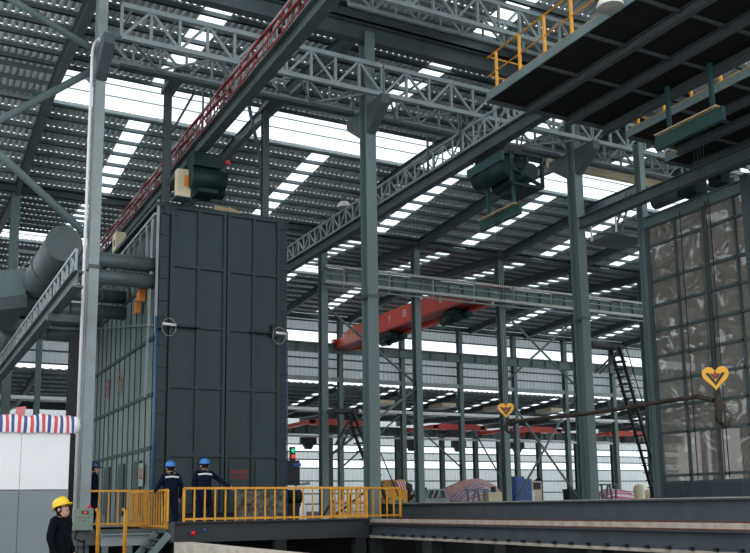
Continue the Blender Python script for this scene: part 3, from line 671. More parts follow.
def bay_lamp(x, y, z, r, label):
    t = thing('bay_lamp', (x, y, z), label, 'lamp')
    G().lathe((x, y, z), [(r, 0), (r * 1.03, .05), (r * .9, r * .5), (r * .55, r * .85), (.04, r)], 22).obj('dome', WHITE, t)
    G().lathe((x, y, z), [(.01, -.03), (r * .6, -.03), (r * .98, .0)], 22).obj('lens', mat('lamp_lens', (.35, .33, .3), .3), t)
    G().tube([(x, y, z + r), (x, y, z + r + .25)], .05).obj('neck', STEELD, t)
    return t
bay_lamp(12.88, 13.5, 11.95, .28, 'white dome lamp at the edge of the large dark deck')
bay_lamp(16.0, 32.9, 13.85, .3, 'white dome lamp on the second crane\'s lattice walkway')

# long beam from the column towards us, small bracket platform, gantry post
tag(G().ibeam((21.5, 8, 11.57), (21.5, 24.7, 11.57), .25, .4, .03).obj('side_beam', STEELD), 'grey beam running from the right column above the film wall', 'beam')
t = thing('bracket_platform', (23.6, 24.2, 10.7), 'small dark bracket platform with a white rail left of the film wall', 'platform')
G().box(22.3, 23.8, 23.7, 25.2, 11.0, 11.1).obj('deck', STEELD, t)
for x, y in ((22.35, 23.8), (22.35, 25.1), (23.7, 23.8)): G().bar((x, y, 11.1), (x, y, 12.1), .05, .05, up=(0, 1, 0)).obj('post', WHITE, t)
G().tube([(22.35, 25.1, 12.1), (22.35, 23.8, 12.1), (23.7, 23.8, 12.1)], .03).obj('top_rail', WHITE, t)
G().bar((22.4, 24.0, 11.1), (23.2, 24.0, 12.8), .06, .06).obj('strut', STEELD, t); G().bar((22.7, 24.0, 11.1), (23.4, 24.0, 12.8), .06, .06).obj('strut', STEELD, t)

# ------------------------------------------------------------------ film wall on the right
t = thing('film_wall', (23, 20.8, 1.7), 'tall grey plastic film wall in a dark steel grid', 'screen wall')
FX, FY0, FY1 = 23.0, 10.5, 22.95
ny, nz = 96, 80; g = G(); vs = []
def bulge(y, z):
    a = abs(math.sin((y - FY1) * PI / 1.24)); b = abs(math.sin((z - 2.46) * PI / .92))
    return FX + .10 + .05 * a * b * math.sin(y * 2.1 + z * 1.3) + .03 * math.sin(y * 5.1 + 3 * z) * a
for j in range(nz + 1):
    for i in range(ny + 1):
        y = FY0 + (FY1 - FY0) * i / ny; z = 2.2 + (11.1 - 2.2) * j / nz; vs.append((bulge(y, z), y, z))
g.add(vs, [(j * (ny + 1) + i, j * (ny + 1) + i + 1, (j + 1) * (ny + 1) + i + 1, (j + 1) * (ny + 1) + i) for j in range(nz) for i in range(ny)], 0, True)
lab(g.obj('film', FILM, t), 'shiny wrinkled grey plastic film')
for z in (2.23, 2.46, 3.88, 4.77, 5.65, 6.5, 7.39, 8.28, 9.15, 10.41): G().box(FX - .05, FX + .05, FY0, FY1, z - .045, z + .045).obj('bar', STEELD, t)
y = FY1 - 1.24; k = 0
while y > FY0: G().box(FX - .05 - .02 * (k % 2), FX + .05, y - .035 - .015 * (k == 1), y + .035 + .015 * (k == 1), 2.2, 11.1).obj('mullion', STEELD, t); y -= 1.24; k += 1
G().ibeam((FX, FY0, 11.28), (FX, FY1 + .2, 11.28), .3, .4, .03).obj('head_beam', STEEL, t)
lab(G().box(FX - .08, FX + .08, FY0, FY1, 1.75, 2.2).obj('kick_plate', BEAM, t), 'blue grey kick plate along the bottom')
for k in range(9): G().box(FX - .1, FX - .08, FY1 - .95 - 1.2 * k - .03, FY1 - .95 - 1.2 * k + .03, 1.75, 2.2).obj('kick_stile', STEELD, t)
G().ibeam((FX, FY1 + .2, FZ), (FX, FY1 + .2, 14.3), .24, .3, .03, up=(0, 1, 0)).obj('end_post', STEEL, t)
G().bar((FX - .05, FY1 - .02, 1.7), (FX - .05, FY1 - .02, 11.1), .1, .14, up=(0, 1, 0)).obj('side_strip', STEELD, t)
G().box(FX - .2, FX + .1, 18.45, 18.75, 7.0, 11.6).obj('guide_post', STEELD, t)
for (y0, r) in ((21.25, .015), (20.15, .015), (20.0, .015)): G().tube([(FX - .2, y0, 2.3), (FX - .2, y0, 11.2)], r, 6).obj('rope', BLACK, t)
G().box(FX - .3, FX + .3, FY0, FY1 + .4, FZ, 1.76).obj('sill_beam', STEELD, t)
h = thing('winch', (22.7, 20.9, 11.5), 'dark teal winch on top of the film wall head beam', 'winch')
G().box(22.4, 23.0, 20.2, 20.9, 11.5, 12.2).obj('body', TEALD, h); G().tube([(22.7, 21.0, 11.75), (22.7, 22.2, 11.75)], .24, 14).obj('drum', STEELD, h); G().box(22.5, 22.9, 19.2, 19.7, 11.5, 12.3).obj('motor', TEALD, h)

# ------------------------------------------------------------------ long beams and rails at the front
b = thing('platform_beam', (8.6, 22.5, .78), 'dark blue grey edge beam under the yellow railing', 'beam')
G().ibeam((6.1, 22.5, 1.03), (11.6, 22.5, 1.03), .3, .5, .035).obj('web', mat('extra_dark_beam_paint', (.02, .024, .028), .5), b)  # even tone, darker than the other beams
lab(G().ball((6.66, 22.27, 1.0), .065).obj('red_knob', REDB, b), 'red round knob'); lab(G().ball((6.95, 22.3, 1.06), .045).obj('blue_knob', BLUE, b), 'small blue knob')
G().box(6.1, 6.2, 22.3, 22.5, .8, 1.28).obj('end_plate', BEAM, b)
b = thing('track_beam', (11.6, 16, .75), 'lower blue grey track beam with a pale worn rail', 'beam')
G().ibeam((11.75, 4, .98), (11.75, 22.6, .98), .34, .34, .035).obj('web', BEAM, b)
lab(G().box(11.60, 11.70, 4, 22.7, 1.17, 1.26).obj('rail', RAIL, b), 'pale worn rail'); lab(G().box(11.56, 11.9, 4, 22.6, 1.15, 1.17).obj('rust_strip', RUST, b), 'rusty strip')
lab(G().box(11.57, 11.63, 4, 22.6, .76, .82).obj('lower_rail', RAIL, b), 'pale lower edge strip')
for k in range(34): G().box(11.5, 11.58, 5 + k * .5 - .03, 5 + k * .5 + .03, .82, .88).obj('rail_clip', BLACK, b)
b = thing('track_beam', (13.5, 16, 1.2), 'upper blue grey track beam before the film wall', 'beam')
G().ibeam((13.6, 4, 1.45), (13.6, 26, 1.45), .3, .42, .035).obj('web', BEAM, b)
lab(G().box(13.4, 13.52, 4, 26, 1.19, 1.24).obj('rust_strip', RUST, b), 'rusty strip'); lab(G().box(13.45, 13.75, 4, 26, 1.66, 1.675).obj('top_strip', RAIL, b), 'pale worn top edge')
for k in range(7): 
    y = 5.0 + k * 3.0
    tag(G().box(13.45, 13.75, y - .2, y + .2, 0.02, 1.24).obj('pit_pier', PITM), 'concrete pier in painted shade black beneath the upper track beam, %s from the camera' % ORD[k], 'pier', 'piers under the upper track beam')
    tag(G().box(11.6, 11.9, y - .2 - .6, y + .2 - .6, 0.02, .81).obj('pit_pier', PITM), 'concrete pier in painted shade black beneath the lower track beam, %s from the camera' % ORD[k], 'pier', 'piers under the lower track beam')
for k, x in enumerate((6.4, 9.0, 11.3)):
    tag(G().box(x - .15, x + .15, 22.35, 22.65, .0, .78).obj('pit_pier', PITM), 'short pier in painted shade black beneath the railing beam, %s from the stairs' % ORD[k], 'pier', 'piers under the railing beam')
tag(G().box(5.0, 5.35, 3, 18.0, 0, .95).obj('concrete_kerb', CONC), 'pale concrete kerb wall at the bottom edge', 'kerb')
# platform behind the railing
p = thing('work_platform', (8, 24, 1.0), 'dark work platform in front of the booth', 'platform')
G().prism([(4.75, 23.7, 1.0), (6.1, 23.7, 1.0), (6.1, 22.7, 1.0), (13.2, 22.7, 1.0), (13.2, 27.4, 1.0), (4.75, 27.4, 1.0)], (0, 0, .1)).obj('deck', STEELD, p)
G().ibeam((4.75, 23.8, .85), (6.1, 23.8, .85), .2, .3, .03).obj('edge_beam', STEELL, p)
for x in (4.85, 5.45, 6.0): G().box(x - .07, x + .07, 23.72, 23.86, 0, .7).obj('leg', STEEL, p)

# ------------------------------------------------------------------ yellow railings
def railing(label, pts, z, h, n, mid=False, infill=True, group=None):
    r = thing('railing', (pts[0][0], pts[0][1], z), label, 'railing', group)
    a, b = Vector((*pts[0], z)), Vector((*pts[1], z))
    u = Vector((0, 0, h))
    G().bar(a + u, b + u, .055, .055).obj('top_rail', YELLOW, r); G().bar(a + Vector((0, 0, .06)), b + Vector((0, 0, .06)), .04, .05).obj('bottom_rail', YELLOW, r)
    for i in range(n + 1):
        p = a + (b - a) * (i / n); e = i in (0, n)
        G().bar(p, p + u, .055 if e else .035, .055 if e else .035, up=(b - a).normalized()).obj('post' if e else 'baluster', YELLOW, r)
    return r
railing('long yellow railing on the edge beam, right of the two blue-helmeted workers', ((6.5, 22.6), (11.6, 22.6)), 1.28, .82, 19)
railing('short yellow railing right of the long one, beside the centre column', ((11.75, 22.9), (13.0, 23.2)), 1.28, .82, 5)
railing('yellow gate leaf next to the walking worker', ((6.2, 23.0), (6.2, 25.1)), 1.1, .97, 8)
railing('yellow gate leaf before the booth\'s side wall', ((6.2, 25.4), (6.2, 27.0)), 1.1, .97, 6)
railing('yellow railing between the conduit column and the gate', ((4.66, 25.0), (6.15, 25.0)), 1.17, .92, 6)
railing('set of yellow balusters beyond the long railing\'s right end', ((11.65, 22.8), (11.65, 25.0)), 1.28, .82, 8)
s = thing('stair', (5.3, 22.8, 0), 'short steep steel stair rising to the work platform', 'stair')
for y in (22.25, 23.45): G().bar((5.25, y, .08), (6.05, y, 1.0), .05, .16).obj('stringer', STEEL, s)
for k in range(5): G().box(5.2 + k * .165, 5.42 + k * .165, 22.28, 23.42, .12 + k * .18, .15 + k * .18).obj('tread', STEELD, s)
for x in (4.40, 5.03): G().tube([(x, 22.4, 0.02), (x, 22.4, 1.58), (x + .02, 22.7, 1.6)], .045).obj('handrail_post', YELLOW, s)

# ------------------------------------------------------------------ white panel wall with the striped tarp, control box
w = thing('panel_wall', (1.0, 21, 0), 'white over grey panel wall beside the man in the yellow helmet', 'panel wall')
for k, (x0, x1) in enumerate(((-3.0, -.55), (-.55, .9), (.9, 2.45), (2.45, 3.46))):
    G().box(x0 + .006, x1 - .006, 21.0, 21.08, 2.03, 3.32).obj('white_panel', WHITE, w); G().box(x0 + .004, x1 - .004, 20.97 if k % 2 else 20.985, 21.08, 0, 2.02).obj('grey_panel', GREYP, w)
G().box(-3, 3.46, 21.0, 21.05, 2.0, 2.05).obj('joint_strip', STEELL, w)
g = G(); n = 60; vs = []; uv = []
prof = [(-.03, 3.27), (-.05, 3.45), (-.02, 3.6), (.08, 3.66), (.2, 3.6), (.24, 3.35)]
for i in range(n + 1):
    x = -2.4 + 5.95 * i / n; e = .02 * math.sin(i * 1.1) + .018 * math.sin(i * .47 + 1)
    for j, (dy, z) in enumerate(prof):
        vs.append((x + .01 * math.sin(i + j), 20.97 + dy + .012 * math.sin(i * 1.9 + j), z + e * (1 if j else .4))); uv.append((.0 + i / n, j / 5))
m = len(prof)
g.add(vs, [(i * m + j, (i + 1) * m + j, (i + 1) * m + j + 1, i * m + j + 1) for i in range(n) for j in range(m - 1)], 0, True)
ep = [vs[n * m + j] for j in range(m)]
tp = g.obj('striped_tarp', TARP, uv=uv); tag(tp, 'red white and blue striped tarp draped over the white panel wall', 'tarp')
g = G().lathe((3.56, 21.05, 3.46), [(.01, -.19), (.10, -.14), (.12, 0), (.10, .14), (.01, .19)], 14)
tag(g.obj('tarp_bundle', WHITE), 'white bundled tarp end at the panel wall corner', 'tarp')
g = G().prism([(2.3, 21.1, 3.6), (2.5, 21.1, 3.6), (2.52, 21.1, 3.85), (2.33, 21.1, 3.82)], (0, .05, 0))
tag(g.obj('red_rag', mat('red_rag_cloth', (.6, .2, .2), .8)), 'small red rag sticking up behind the striped tarp', 'rag')
tag(G().box(.05, .6, 16.2, 16.6, 0, 1.35).obj('stone_block', CONC), 'pale block at the bottom left picture edge', 'block')
c = thing('control_box', (4.43, 24.5, 1.1), 'pale green control box with buttons on the conduit column', 'control box')
G().box(4.19, 4.66, 24.38, 24.68, 1.09, 1.64).obj('case', CTRL, c); G().box(4.2, 4.65, 24.365, 24.38, 1.10, 1.63).obj('lid', CTRL, c)
lab(G().box(4.36, 4.54, 24.355, 24.366, 1.5, 1.58).obj('display', DKSCR, c), 'dark display'); G().box(4.41, 4.49, 24.35, 24.356, 1.525, 1.555).obj('digits', LRED, c)
for j, z in enumerate((1.42, 1.33)):
    for i in range(4 - j): G().tube([(4.31 + i * .075, 24.366, z), (4.31 + i * .075, 24.345, z)], .014, 8).obj('push_button', [BLACK, PLGREEN, REDP][(i + j) % 3], c)
for z in (1.2, 1.48): G().box(4.6, 4.625, 24.35, 24.366, z - .015, z + .015).obj('latch', BLACK, c)
lab(G().lathe((4.58, 24.5, 1.64), [(.05, 0), (.05, .05), (.02, .08)], 12).obj('signal_lamp', REDB, c), 'red round lamp on top')
G().tube([(4.3, 24.5, 1.1), (4.25, 24.5, .9), (4.4, 24.5, .8), (4.5, 24.6, .85), (4.5, 24.62, .3)], .02, 8).obj('cable', BLACK, c)

# ------------------------------------------------------------------ things on the platform and the floor behind it
bd = G().box(8.4, 9.9, 24.2, 24.3, FZ, 2.06); tag(bd.obj('insulation_board', WOOL), 'mottled grey insulation board leaning behind the long yellow railing', 'board')
def barrier(x, y, label, m, w=1.0, h=.8):
    t = thing('barrier', (x, y, FZ), label, 'barrier')
    for z in (.25, .5, .75): G().box(x, x + w, y, y + .03, FZ + z * h, FZ + z * h + .1).obj('board', m, t)
    for s in (0, w): G().box(x + s - .03, x + s + .03, y, y + .05, FZ, FZ + h).obj('post', m, t)
barrier(13.6, 29.0, 'red and white barrier boards behind the railing end', mat('red_white_paint', (.62, .2, .15), .5, var=.9, scale=9, col2=(.8, .78, .75)), 1.3)
lb = ['white sack behind the railing, beside the booth\'s right corner', 'small cream carton behind the railing', 'second small cream carton near the railing middle', 'white paper bag hung near the railing end']
for i, (x, y, w, h, m) in enumerate(((11.0, 25.6, .25, .62, WHITE), (12.4, 27.0, .4, .22, CREAM), (13.3, 27.6, .5, .25, CREAM), (14.3, 27.2, .3, .75, WHITE))):
    g = G().lathe((x, y, FZ), [(w * .48, 0), (w * .5, h * .2), (w * .46, h * .7), (w * .2, h * .97), (w * .02, h)], 8); tag(g.obj(('sack', 'carton', 'carton', 'paper_bag')[i], m), lb[i], ('sack', 'carton', 'carton', 'bag')[i])
for i, (a, b) in enumerate((((12.0, 26.2, FZ), (13.6, 26.6, 2.05)), ((12.9, 26.4, FZ), (13.2, 26.8, 2.0)), ((11.7, 26.0, FZ), (12.4, 26.5, 1.8)))):
    tag(G().tube([a, b], .035).obj('loose_rod', BLACK), ('long black rod leaning behind the railing', 'upright black rod behind the railing', 'short black rod leaning by the booth corner')[i], 'rod')
bx = thing('pump_unit', (12.0, 29.0, FZ), 'dark pump unit with pipes at the booth\'s right foot', 'pump')
G().box(11.6, 12.4, 28.8, 29.5, FZ, 1.7).obj('base', BLACK, bx); G().tube([(11.7, 29.1, 1.95), (12.4, 29.1, 1.95)], .24, 12).obj('motor', TEALD, bx); G().tube([(12.2, 29.0, 1.9), (12.2, 29.0, 2.35), (12.7, 29.0, 2.4)], .05).obj('pipe', STEELL, bx)
v = thing('side_speaker_box', (11.6, 27.9, 2.2), 'black box on the booth\'s right corner', 'box')
G().box(11.34, 11.75, 27.6, 28.0, 2.3, 3.1).obj('case', BLACK, v); G().box(11.5, 11.78, 27.55, 27.6, 2.9, 3.0).obj('visor', BLUE, v)

# traffic signal
t = thing('signal_light', (28.6, 68.9, 5.4), 'two lamp signal, green above red, right of the booth', 'signal light')
G().box(28.38, 28.82, 68.6, 68.8, 5.3, 6.4).obj('housing', BLACK, t)
lab(G().ball((28.6, 68.56, 6.1), .18).obj('green_lens', LGREEN, t), 'lit green lens'); lab(G().ball((28.6, 68.56, 5.62), .18).obj('red_lens', LRED, t), 'lit red lens')
G().box(28.5, 28.7, 68.75, 69.2, 6.2, 6.35).obj('bracket', STEELD, t)

# ladders with platforms at the inner columns
def ladder_stair(label, top, bot, px0, px1, y, w, nst, m=BLACK):
    t = thing('access_stair', (bot[0], y, bot[1]), label, 'stair')
    G().box(px0, px1, y - w, y + .2, top[1] - .12, top[1] + .1).obj('platform', m, t)
    for s in (-w, 0): G().bar((top[0], y + s, top[1]), (bot[0], y + s, bot[1]), .1, .22, up=(0, 1, 0)).obj('stringer', m, t)
    for k in range(1, nst):
        q = k / nst; x = top[0] + (bot[0] - top[0]) * q; z = top[1] + (bot[1] - top[1]) * q
        G().box(x - .32, x + .32, y - w, y, z - .03, z + .03).obj('tread', m, t)
    G().tube([(top[0] + .5, y - w, top[1] + .3), (bot[0] + .5, y - w, bot[1] + .9)], .035).obj('handrail', m, t)
    G().bar((px0 + .1, y - w + .1, top[1] - 1.9), (px1 - .3, y - w + .1, top[1] - .1), .1, .1).obj('strut', m, t)
    G().bar((px0 + .5, y - w + .1, top[1] - 1.9), (px1 - .1, y - w + .1, top[1] - .1), .1, .1).obj('strut', m, t)
    return t
ladder_stair('tall black stair falling from a platform behind the right column', (42.1, 11.8), (45.4, FZ), 39.9, 42.6, 46.0, .8, 22)
ladder_stair('small black stair and platform beside the centre column', (22.5, 6.85), (24.9, FZ), 21.4, 22.9, 46.2, .8, 13)

# yellow truck crane, far behind
t = thing('truck_crane', (32.4, 58.5, FZ), 'yellow truck crane with red and white chevron board, behind the railing end', 'truck')
G().box(31.4, 33.1, 58, 61.5, 1.7, 2.7).obj('body', YELLOW, t); G().prism([(31.7, 58.1, 2.7), (33.05, 58.1, 2.7), (33.0, 58.1, 3.45), (31.85, 58.1, 3.45)], (0, 1.6, 0)).obj('cab', YELLOW, t)
G().box(31.85, 32.2, 58.05, 58.1, 2.8, 3.35).obj('cab_window', GLASSD, t)
hz = G().add([(32.3, 58.0, 2.75), (33.0, 58.0, 2.75), (33.0, 58.0, 3.35), (32.3, 58.0, 3.35), (32.3, 58.06, 2.75), (33.0, 58.06, 2.75), (33.0, 58.06, 3.35), (32.3, 58.06, 3.35)], [(0, 1, 2, 3), (5, 4, 7, 6), (4, 0, 3, 7), (1, 5, 6, 2), (3, 2, 6, 7), (4, 5, 1, 0)])
lab(hz.obj('chevron_board', HAZ, t, uv=[(0, 0), (1, 0), (1.35, 1), (.35, 1)] * 2), 'red and white striped board')
for x in (31.7, 32.8):
    for y in (58.6, 60.8): G().tube([(x - .15, y, 1.6), (x + .15, y, 1.6)], .5, 18).obj('wheel', RUBBER, t)
G().prism([(33.12, 58.4, 2.0), (33.8, 58.4, 2.0), (33.75, 58.4, 3.1), (33.3, 58.4, 3.3)], (0, .9, 0)).obj('winch', BLACK, t)
G().tube([(33.3, 58.3, 1.9), (33.5, 58.3, 2.6), (34.1, 58.3, 2.1), (34.3, 58.3, 1.9)], .13).obj('hose', RUST, t); G().ball((33.6, 58.3, 2.5), .13).obj('lamp', WHITE, t)
tag(G().lathe((31.6, 56.5, FZ), [(.3, 0), (.3, .85), (.25, .9), (.01, .9)], 14).obj('barrel', PLGREEN), 'green barrel in front of the yellow truck crane', 'barrel')
# van
t = thing('car', (36.85, 60, FZ), 'pale car seen over the upper track beam', 'car')
G().prism([(35.8, 60, 1.4), (37.9, 60, 1.4), (37.93, 60, 1.95), (37.85, 60, 2.15), (37.55, 60, 2.75), (37.2, 60, 2.82), (36.5, 60, 2.82), (36.15, 60, 2.75), (35.85, 60, 2.15), (35.77, 60, 1.95)], (0, 4.2, 0)).obj('body', CARP, t)
G().prism([(35.97, 59.98, 2.12), (37.73, 59.98, 2.12), (37.47, 59.98, 2.7), (36.23, 59.98, 2.7)], (0, .02, 0)).obj('windscreen', GLASSD, t)
for x in (36.35, 36.8): G().bar((x, 59.95, 2.14), (x + .25, 59.95, 2.66), .06, .06).obj('windscreen_pillar', WHITE, t)
for x in (35.98, 37.72):
    for y in (60.7, 63.4): G().tube([(x - .12, y, 1.42), (x + .12, y, 1.42)], .33, 16).obj('wheel', RUBBER, t)
G().box(36.0, 36.3, 60.6, 61, 2.75, 2.95).obj('roof_lamp', BLACK, t)
def heap(name, label, pts, y, dy, m, z0=FZ, n=12):
    """tarp-covered pile with a ridge line through pts (x, z)"""
    g = G(); vs = []; uv = []
    N = len(pts)
    for i, (x, z) in enumerate(pts):
        for j in range(n + 1):
            a = PI * j / n; e = .06 * math.sin(i * 2.1 + j * 1.7)
            vs.append((x + .1 * math.sin(j * 2 + i), y - dy * math.cos(a), z0 + (z - z0) * math.sin(a) ** .6 + e * math.sin(a))); uv.append((i / N, j / n * 1.0 + .12 * i / N))
    g.add(vs, [(i * (n + 1) + j, (i + 1) * (n + 1) + j, (i + 1) * (n + 1) + j + 1, i * (n + 1) + j + 1) for i in range(N - 1) for j in range(n)], 0, True)
    return tag(g.obj(name, m, uv=uv), label, 'tarp')
heap('tarp_heap', 'faded pink tarp heap behind the striped one, right of the car', [(40.2, 1.3), (40.6, 2.7), (41.5, 3.2), (43.0, 3.7), (44.4, 3.8), (45.6, 3.3), (46.3, 1.2)], 65.5, 1.8, PINK)
heap('tarp_heap', 'purple and red striped tarp heap right of the car', [(38.3, 1.2), (38.6, 1.9), (39.3, 2.6), (40.2, 3.15), (41.0, 3.35), (41.9, 3.0), (42.5, 2.3), (42.9, 1.5)], 60.5, 1.6, TARP2)
heap('tarp_heap', 'pink and white striped tarp heap left of the tall stair', [(54.3, 1.3), (54.5, 2.5), (55.2, 2.75), (56, 2.8), (57.3, 2.7), (57.5, 1.3)], 62, 1.4, TARP3)
e = thing('blue_cabinet', (44.3, 59, FZ), 'tall dark blue cabinet left of the pale brace', 'cabinet'); G().box(43.4, 44.3, 59, 60, FZ, 3.75).obj('case', BLUE, e); G().box(44.32, 45.0, 59.0, 60, FZ, 3.55).obj('side_case', BLUE, e); G().box(43.5, 44.2, 58.96, 59, 1.4, 3.6).obj('door', BLUE, e)
e = thing('cream_machine', (46, 60, FZ), 'cream machine tool right of the blue cabinet', 'machine'); G().box(45.1, 46.75, 60, 61.5, FZ, 3.4).obj('case', CREAM, e); G().box(45.95, 46.6, 59.9, 60, 2.75, 3.3).obj('control_panel', BLACK, e); G().box(45.4, 46.0, 59.92, 60, 1.6, 2.6).obj('door', WHITE, e); G().tube([(46.5, 60.5, 3.4), (46.9, 60.5, 3.75), (47.2, 60.5, 3.4)], .08).obj('hose', BLACK, e)
tag(G().box(47.0, 51.3, 58.0, 59.2, 1.45, 1.85).box(47.2, 47.5, 58.1, 59.1, FZ, 1.45).box(50.8, 51.1, 58.1, 59.1, FZ, 1.45).obj('machine_bed', STEELL), 'long pale machine bed under the dark green box', 'machine bed')
e = thing('green_motor_box', (48.7, 58.6, 1.85), 'dark green box standing on the pale machine bed', 'box'); G().box(48.1, 49.4, 58.2, 59.0, 1.85, 2.7).obj('case', TEALD, e); G().box(48.05, 49.45, 58.15, 59.05, 2.62, 2.72).obj('lid', TEAL, e)
def stand(name, x0, x1, y, z, label, m=STEELD):
    t = thing(name, (x0, y, FZ), label, 'stand')
    G().box(x0 - .2, x1 + .2, y - .1, y + .1, z - .12, z).obj('top_beam', m, t)
    for x, q in ((x0, x0 + .1), (x1, x1 - .1), ((x0 + x1) / 2 - .1, x0 + .3), ((x0 + x1) / 2 + .1, x1 - .3)): G().bar((x, y, z - .1), (q, y, FZ), .12, .12, up=(0, 1, 0)).obj('leg', m, t)
stand('steel_trestle', 50.4, 51.9, 57.0, 3.1, 'dark steel trestle right of the tall column')
stand('steel_trestle', 37.6, 39.2, 57.0, 2.75, 'pale steel trestle in front of the striped tarp heap', STEEL)
for i, (x, h) in enumerate(((58.2, 3.2), (59.3, 2.75), (60.35, 2.9))):
    tag(G().lathe((x, 61, FZ), [(.5, 0), (.5, h - 1.5), (.42, h - 1.3), (.15, h - 1.12), (.01, h - 1.1)], 16).obj('cream_tank', CREAM), ('tall cream tank at the tall stair\'s foot', 'short cream tank between its neighbours', 'cream tank beside the film wall post')[i], 'tank')
e = thing('parts_bin', (40.2, 57.5, FZ), 'yellow cream crate with a dark tool, before the striped tarp heap', 'crate'); G().box(39.6, 40.8, 57.2, 58.0, FZ, 2.5).obj('case', CREAM, e); G().box(40.1, 40.35, 57.3, 57.6, 2.5, 2.9).obj('tool', BLACK, e)

# ------------------------------------------------------------------ people
def skin_mesh(verts, edges, radii, roots, levels=2):
    me = bpy.data.meshes.new('sk'); me.from_pydata(verts, edges, []); o = bpy.data.objects.new('sk', me); C.objects.link(o)
    o.modifiers.new('s', 'SKIN'); sv = me.skin_vertices[0].data if len(me.skin_vertices) else None
    if sv is None:
        import bmesh
        bm = bmesh.new(); bm.from_mesh(me); bm.verts.layers.skin.verify(); bm.to_mesh(me); bm.free(); sv = me.skin_vertices[0].data
    for i, r in enumerate(radii):
        sv[i].radius = r if isinstance(r, tuple) else (r, r); sv[i].use_root = i in roots
    s = o.modifiers.new('u', 'SUBSURF'); s.levels = levels; s.render_levels = levels
    bpy.context.view_layer.update()
    m2 = bpy.data.meshes.new_from_object(o.evaluated_get(bpy.context.evaluated_depsgraph_get()))
    bpy.data.objects.remove(o); return m2
def person(label, loc, rz, J, cloth, trouser, helmet, look=0.0, face=False, stripe=True, yaw=0.0):
    """J: joint positions, x to the figure's right, y forward, z up"""
    root = thing('person', loc, label, 'person')
    V = []; E = []; R = []; T = []; roots = []
    def v(p, r, tg, link=None):
        V.append(tuple(p)); R.append(r); T.append(tg); i = len(V) - 1
        if link is not None: E.append((link, i))
        else: roots.append(i)
        return i
    pe = v(J['pelvis'], (.18, .145), 1); sp = v(J['waist'], (.205, .16), 0, pe); ch = v(J['chest'], (.235, .17), 0, sp)
    nk = v(J['neck'], (.062, .065), 2, ch); hd = Vector(J['head'])
    f = Vector((math.sin(yaw) * math.cos(look), math.cos(yaw) * math.cos(look), math.sin(look))); up = Vector((-math.sin(yaw) * math.sin(look), -math.cos(yaw) * math.sin(look), math.cos(look))); rt = f.cross(up)
    hb = v(hd - up * .095 + f * .02, (.075, .085), 2, nk); hm = v(hd + up * .01, (.09, .108), 2, hb); v(hd + up * .085, (.07, .085), 2, hm)
    nose = v(hd - up * .02 + f * .115, .017, 2, hm)
    for s, k in ((-1, 'l'), (1, 'r')):
        sh = v(J['sh_' + k], .085, 0, ch); el = v(J['el_' + k], .066, 0, sh); wr = v(J['wr_' + k], .045, 0, el)
        d = (Vector(J['wr_' + k]) - Vector(J['el_' + k])).normalized()
        pm = v(Vector(J['wr_' + k]) + d * .07, (.036, .022), 2, wr)
        side = d.cross(Vector((0, 1, .3))).normalized() * s; pal = side.cross(d) * s
        c = Vector(J['wr_' + k]) + d * .08
        for q, ln in ((-1.5, .075), (-.5, .088), (.5, .09), (1.5, .066)):
            a = v(c + side * q * .017, .010, 2); b = v(c + side * q * .02 + d * ln * .55, .0095, 2, a); v(c + side * q * .02 + d * ln * .9 + pal * .035, .008, 2, b)
        a = v(c - side * .02 - d * .04, .011, 2); b = v(c - side * .05 - d * .005 + pal * .015, .0105, 2, a); v(c - side * .055 + d * .035 + pal * .025, .009, 2, b)
        hp = v(J['hip_' + k], (.12, .125), 1, pe); kn = v(J['kn_' + k], .088, 1, hp); an = v(J['an_' + k], .068, 1, kn)
        to = v(J['to_' + k], (.045, .035), 3, an)
    me = skin_mesh(V, E, R, roots)
    for m in (cloth, trouser, SKIN, SHOE): me.materials.append(m)
    Vv = [Vector(p) for p in V]
    segs = [(Vv[a], Vv[b], T[b] if T[b] != 2 or T[a] == 2 else T[b], a, b) for a, b in E]
    for p in me.polygons:
        c = p.center; best = 9; bt = 0
        for a, b, tg, ia, ib in segs:
            ab = b - a; t = max(0, min(1, (c - a).dot(ab) / max(ab.length_squared, 1e-9))); dd = (c - a - ab * t).length - .5 * (R[ib][0] if isinstance(R[ib], tuple) else R[ib])
            if dd < best:
                best = dd; bt = tg
                if T[ia] != T[ib]:
                    bt = (T[ia] if t < .45 or (ia == ch and ib == nk) else T[ib])
        p.material_index = bt; p.use_smooth = True
    o = bpy.data.objects.new('body', me); C.objects.link(o); o.parent = root
    # helmet, hair, collar
    c = hd + up * .062
    def on(g, name, m):
        me = bpy.data.meshes.new(name); me.from_pydata([tuple(q) for q in g.v], [], g.f); me.materials.append(m)
        for p in me.polygons: p.use_smooth = True
        ob = bpy.data.objects.new(name, me); C.objects.link(ob); ob.parent = root; return ob
    g = G(); n = 24; vs = []
    prof = [(1.0, 0), (1.0, .25), (.93, .55), (.74, .82), (.45, .97), (.02, 1.02)]
    for r, h in prof:
        for k in range(n):
            a = 2 * PI * k / n; ridge = .012 * max(0, 1 - abs(math.cos(a)) * 4) * (r > .1)
            vs.append(c + rt * math.cos(a) * .128 * r + f * math.sin(a) * .15 * r + up * (h * .148 + ridge))
    g.add(vs, [(i * n + k, i * n + (k + 1) % n, (i + 1) * n + (k + 1) % n, (i + 1) * n + k) for i in range(5) for k in range(n)])
    vs = []
    for r, dz in ((1.0, .01), (1.0, -.012)):
        for k in range(n):
            a = 2 * PI * k / n; ex = .04 * max(0, math.sin(a)) ** 1.5 + .012
            vs.append(c + rt * math.cos(a) * (.128 + .012) + f * math.sin(a) * (.15 + ex) + up * (dz - .03 * max(0, math.sin(a))))
    for k in range(n):
        a = 2 * PI * k / n; vs.append(c + rt * math.cos(a) * .115 + f * math.sin(a) * .138)
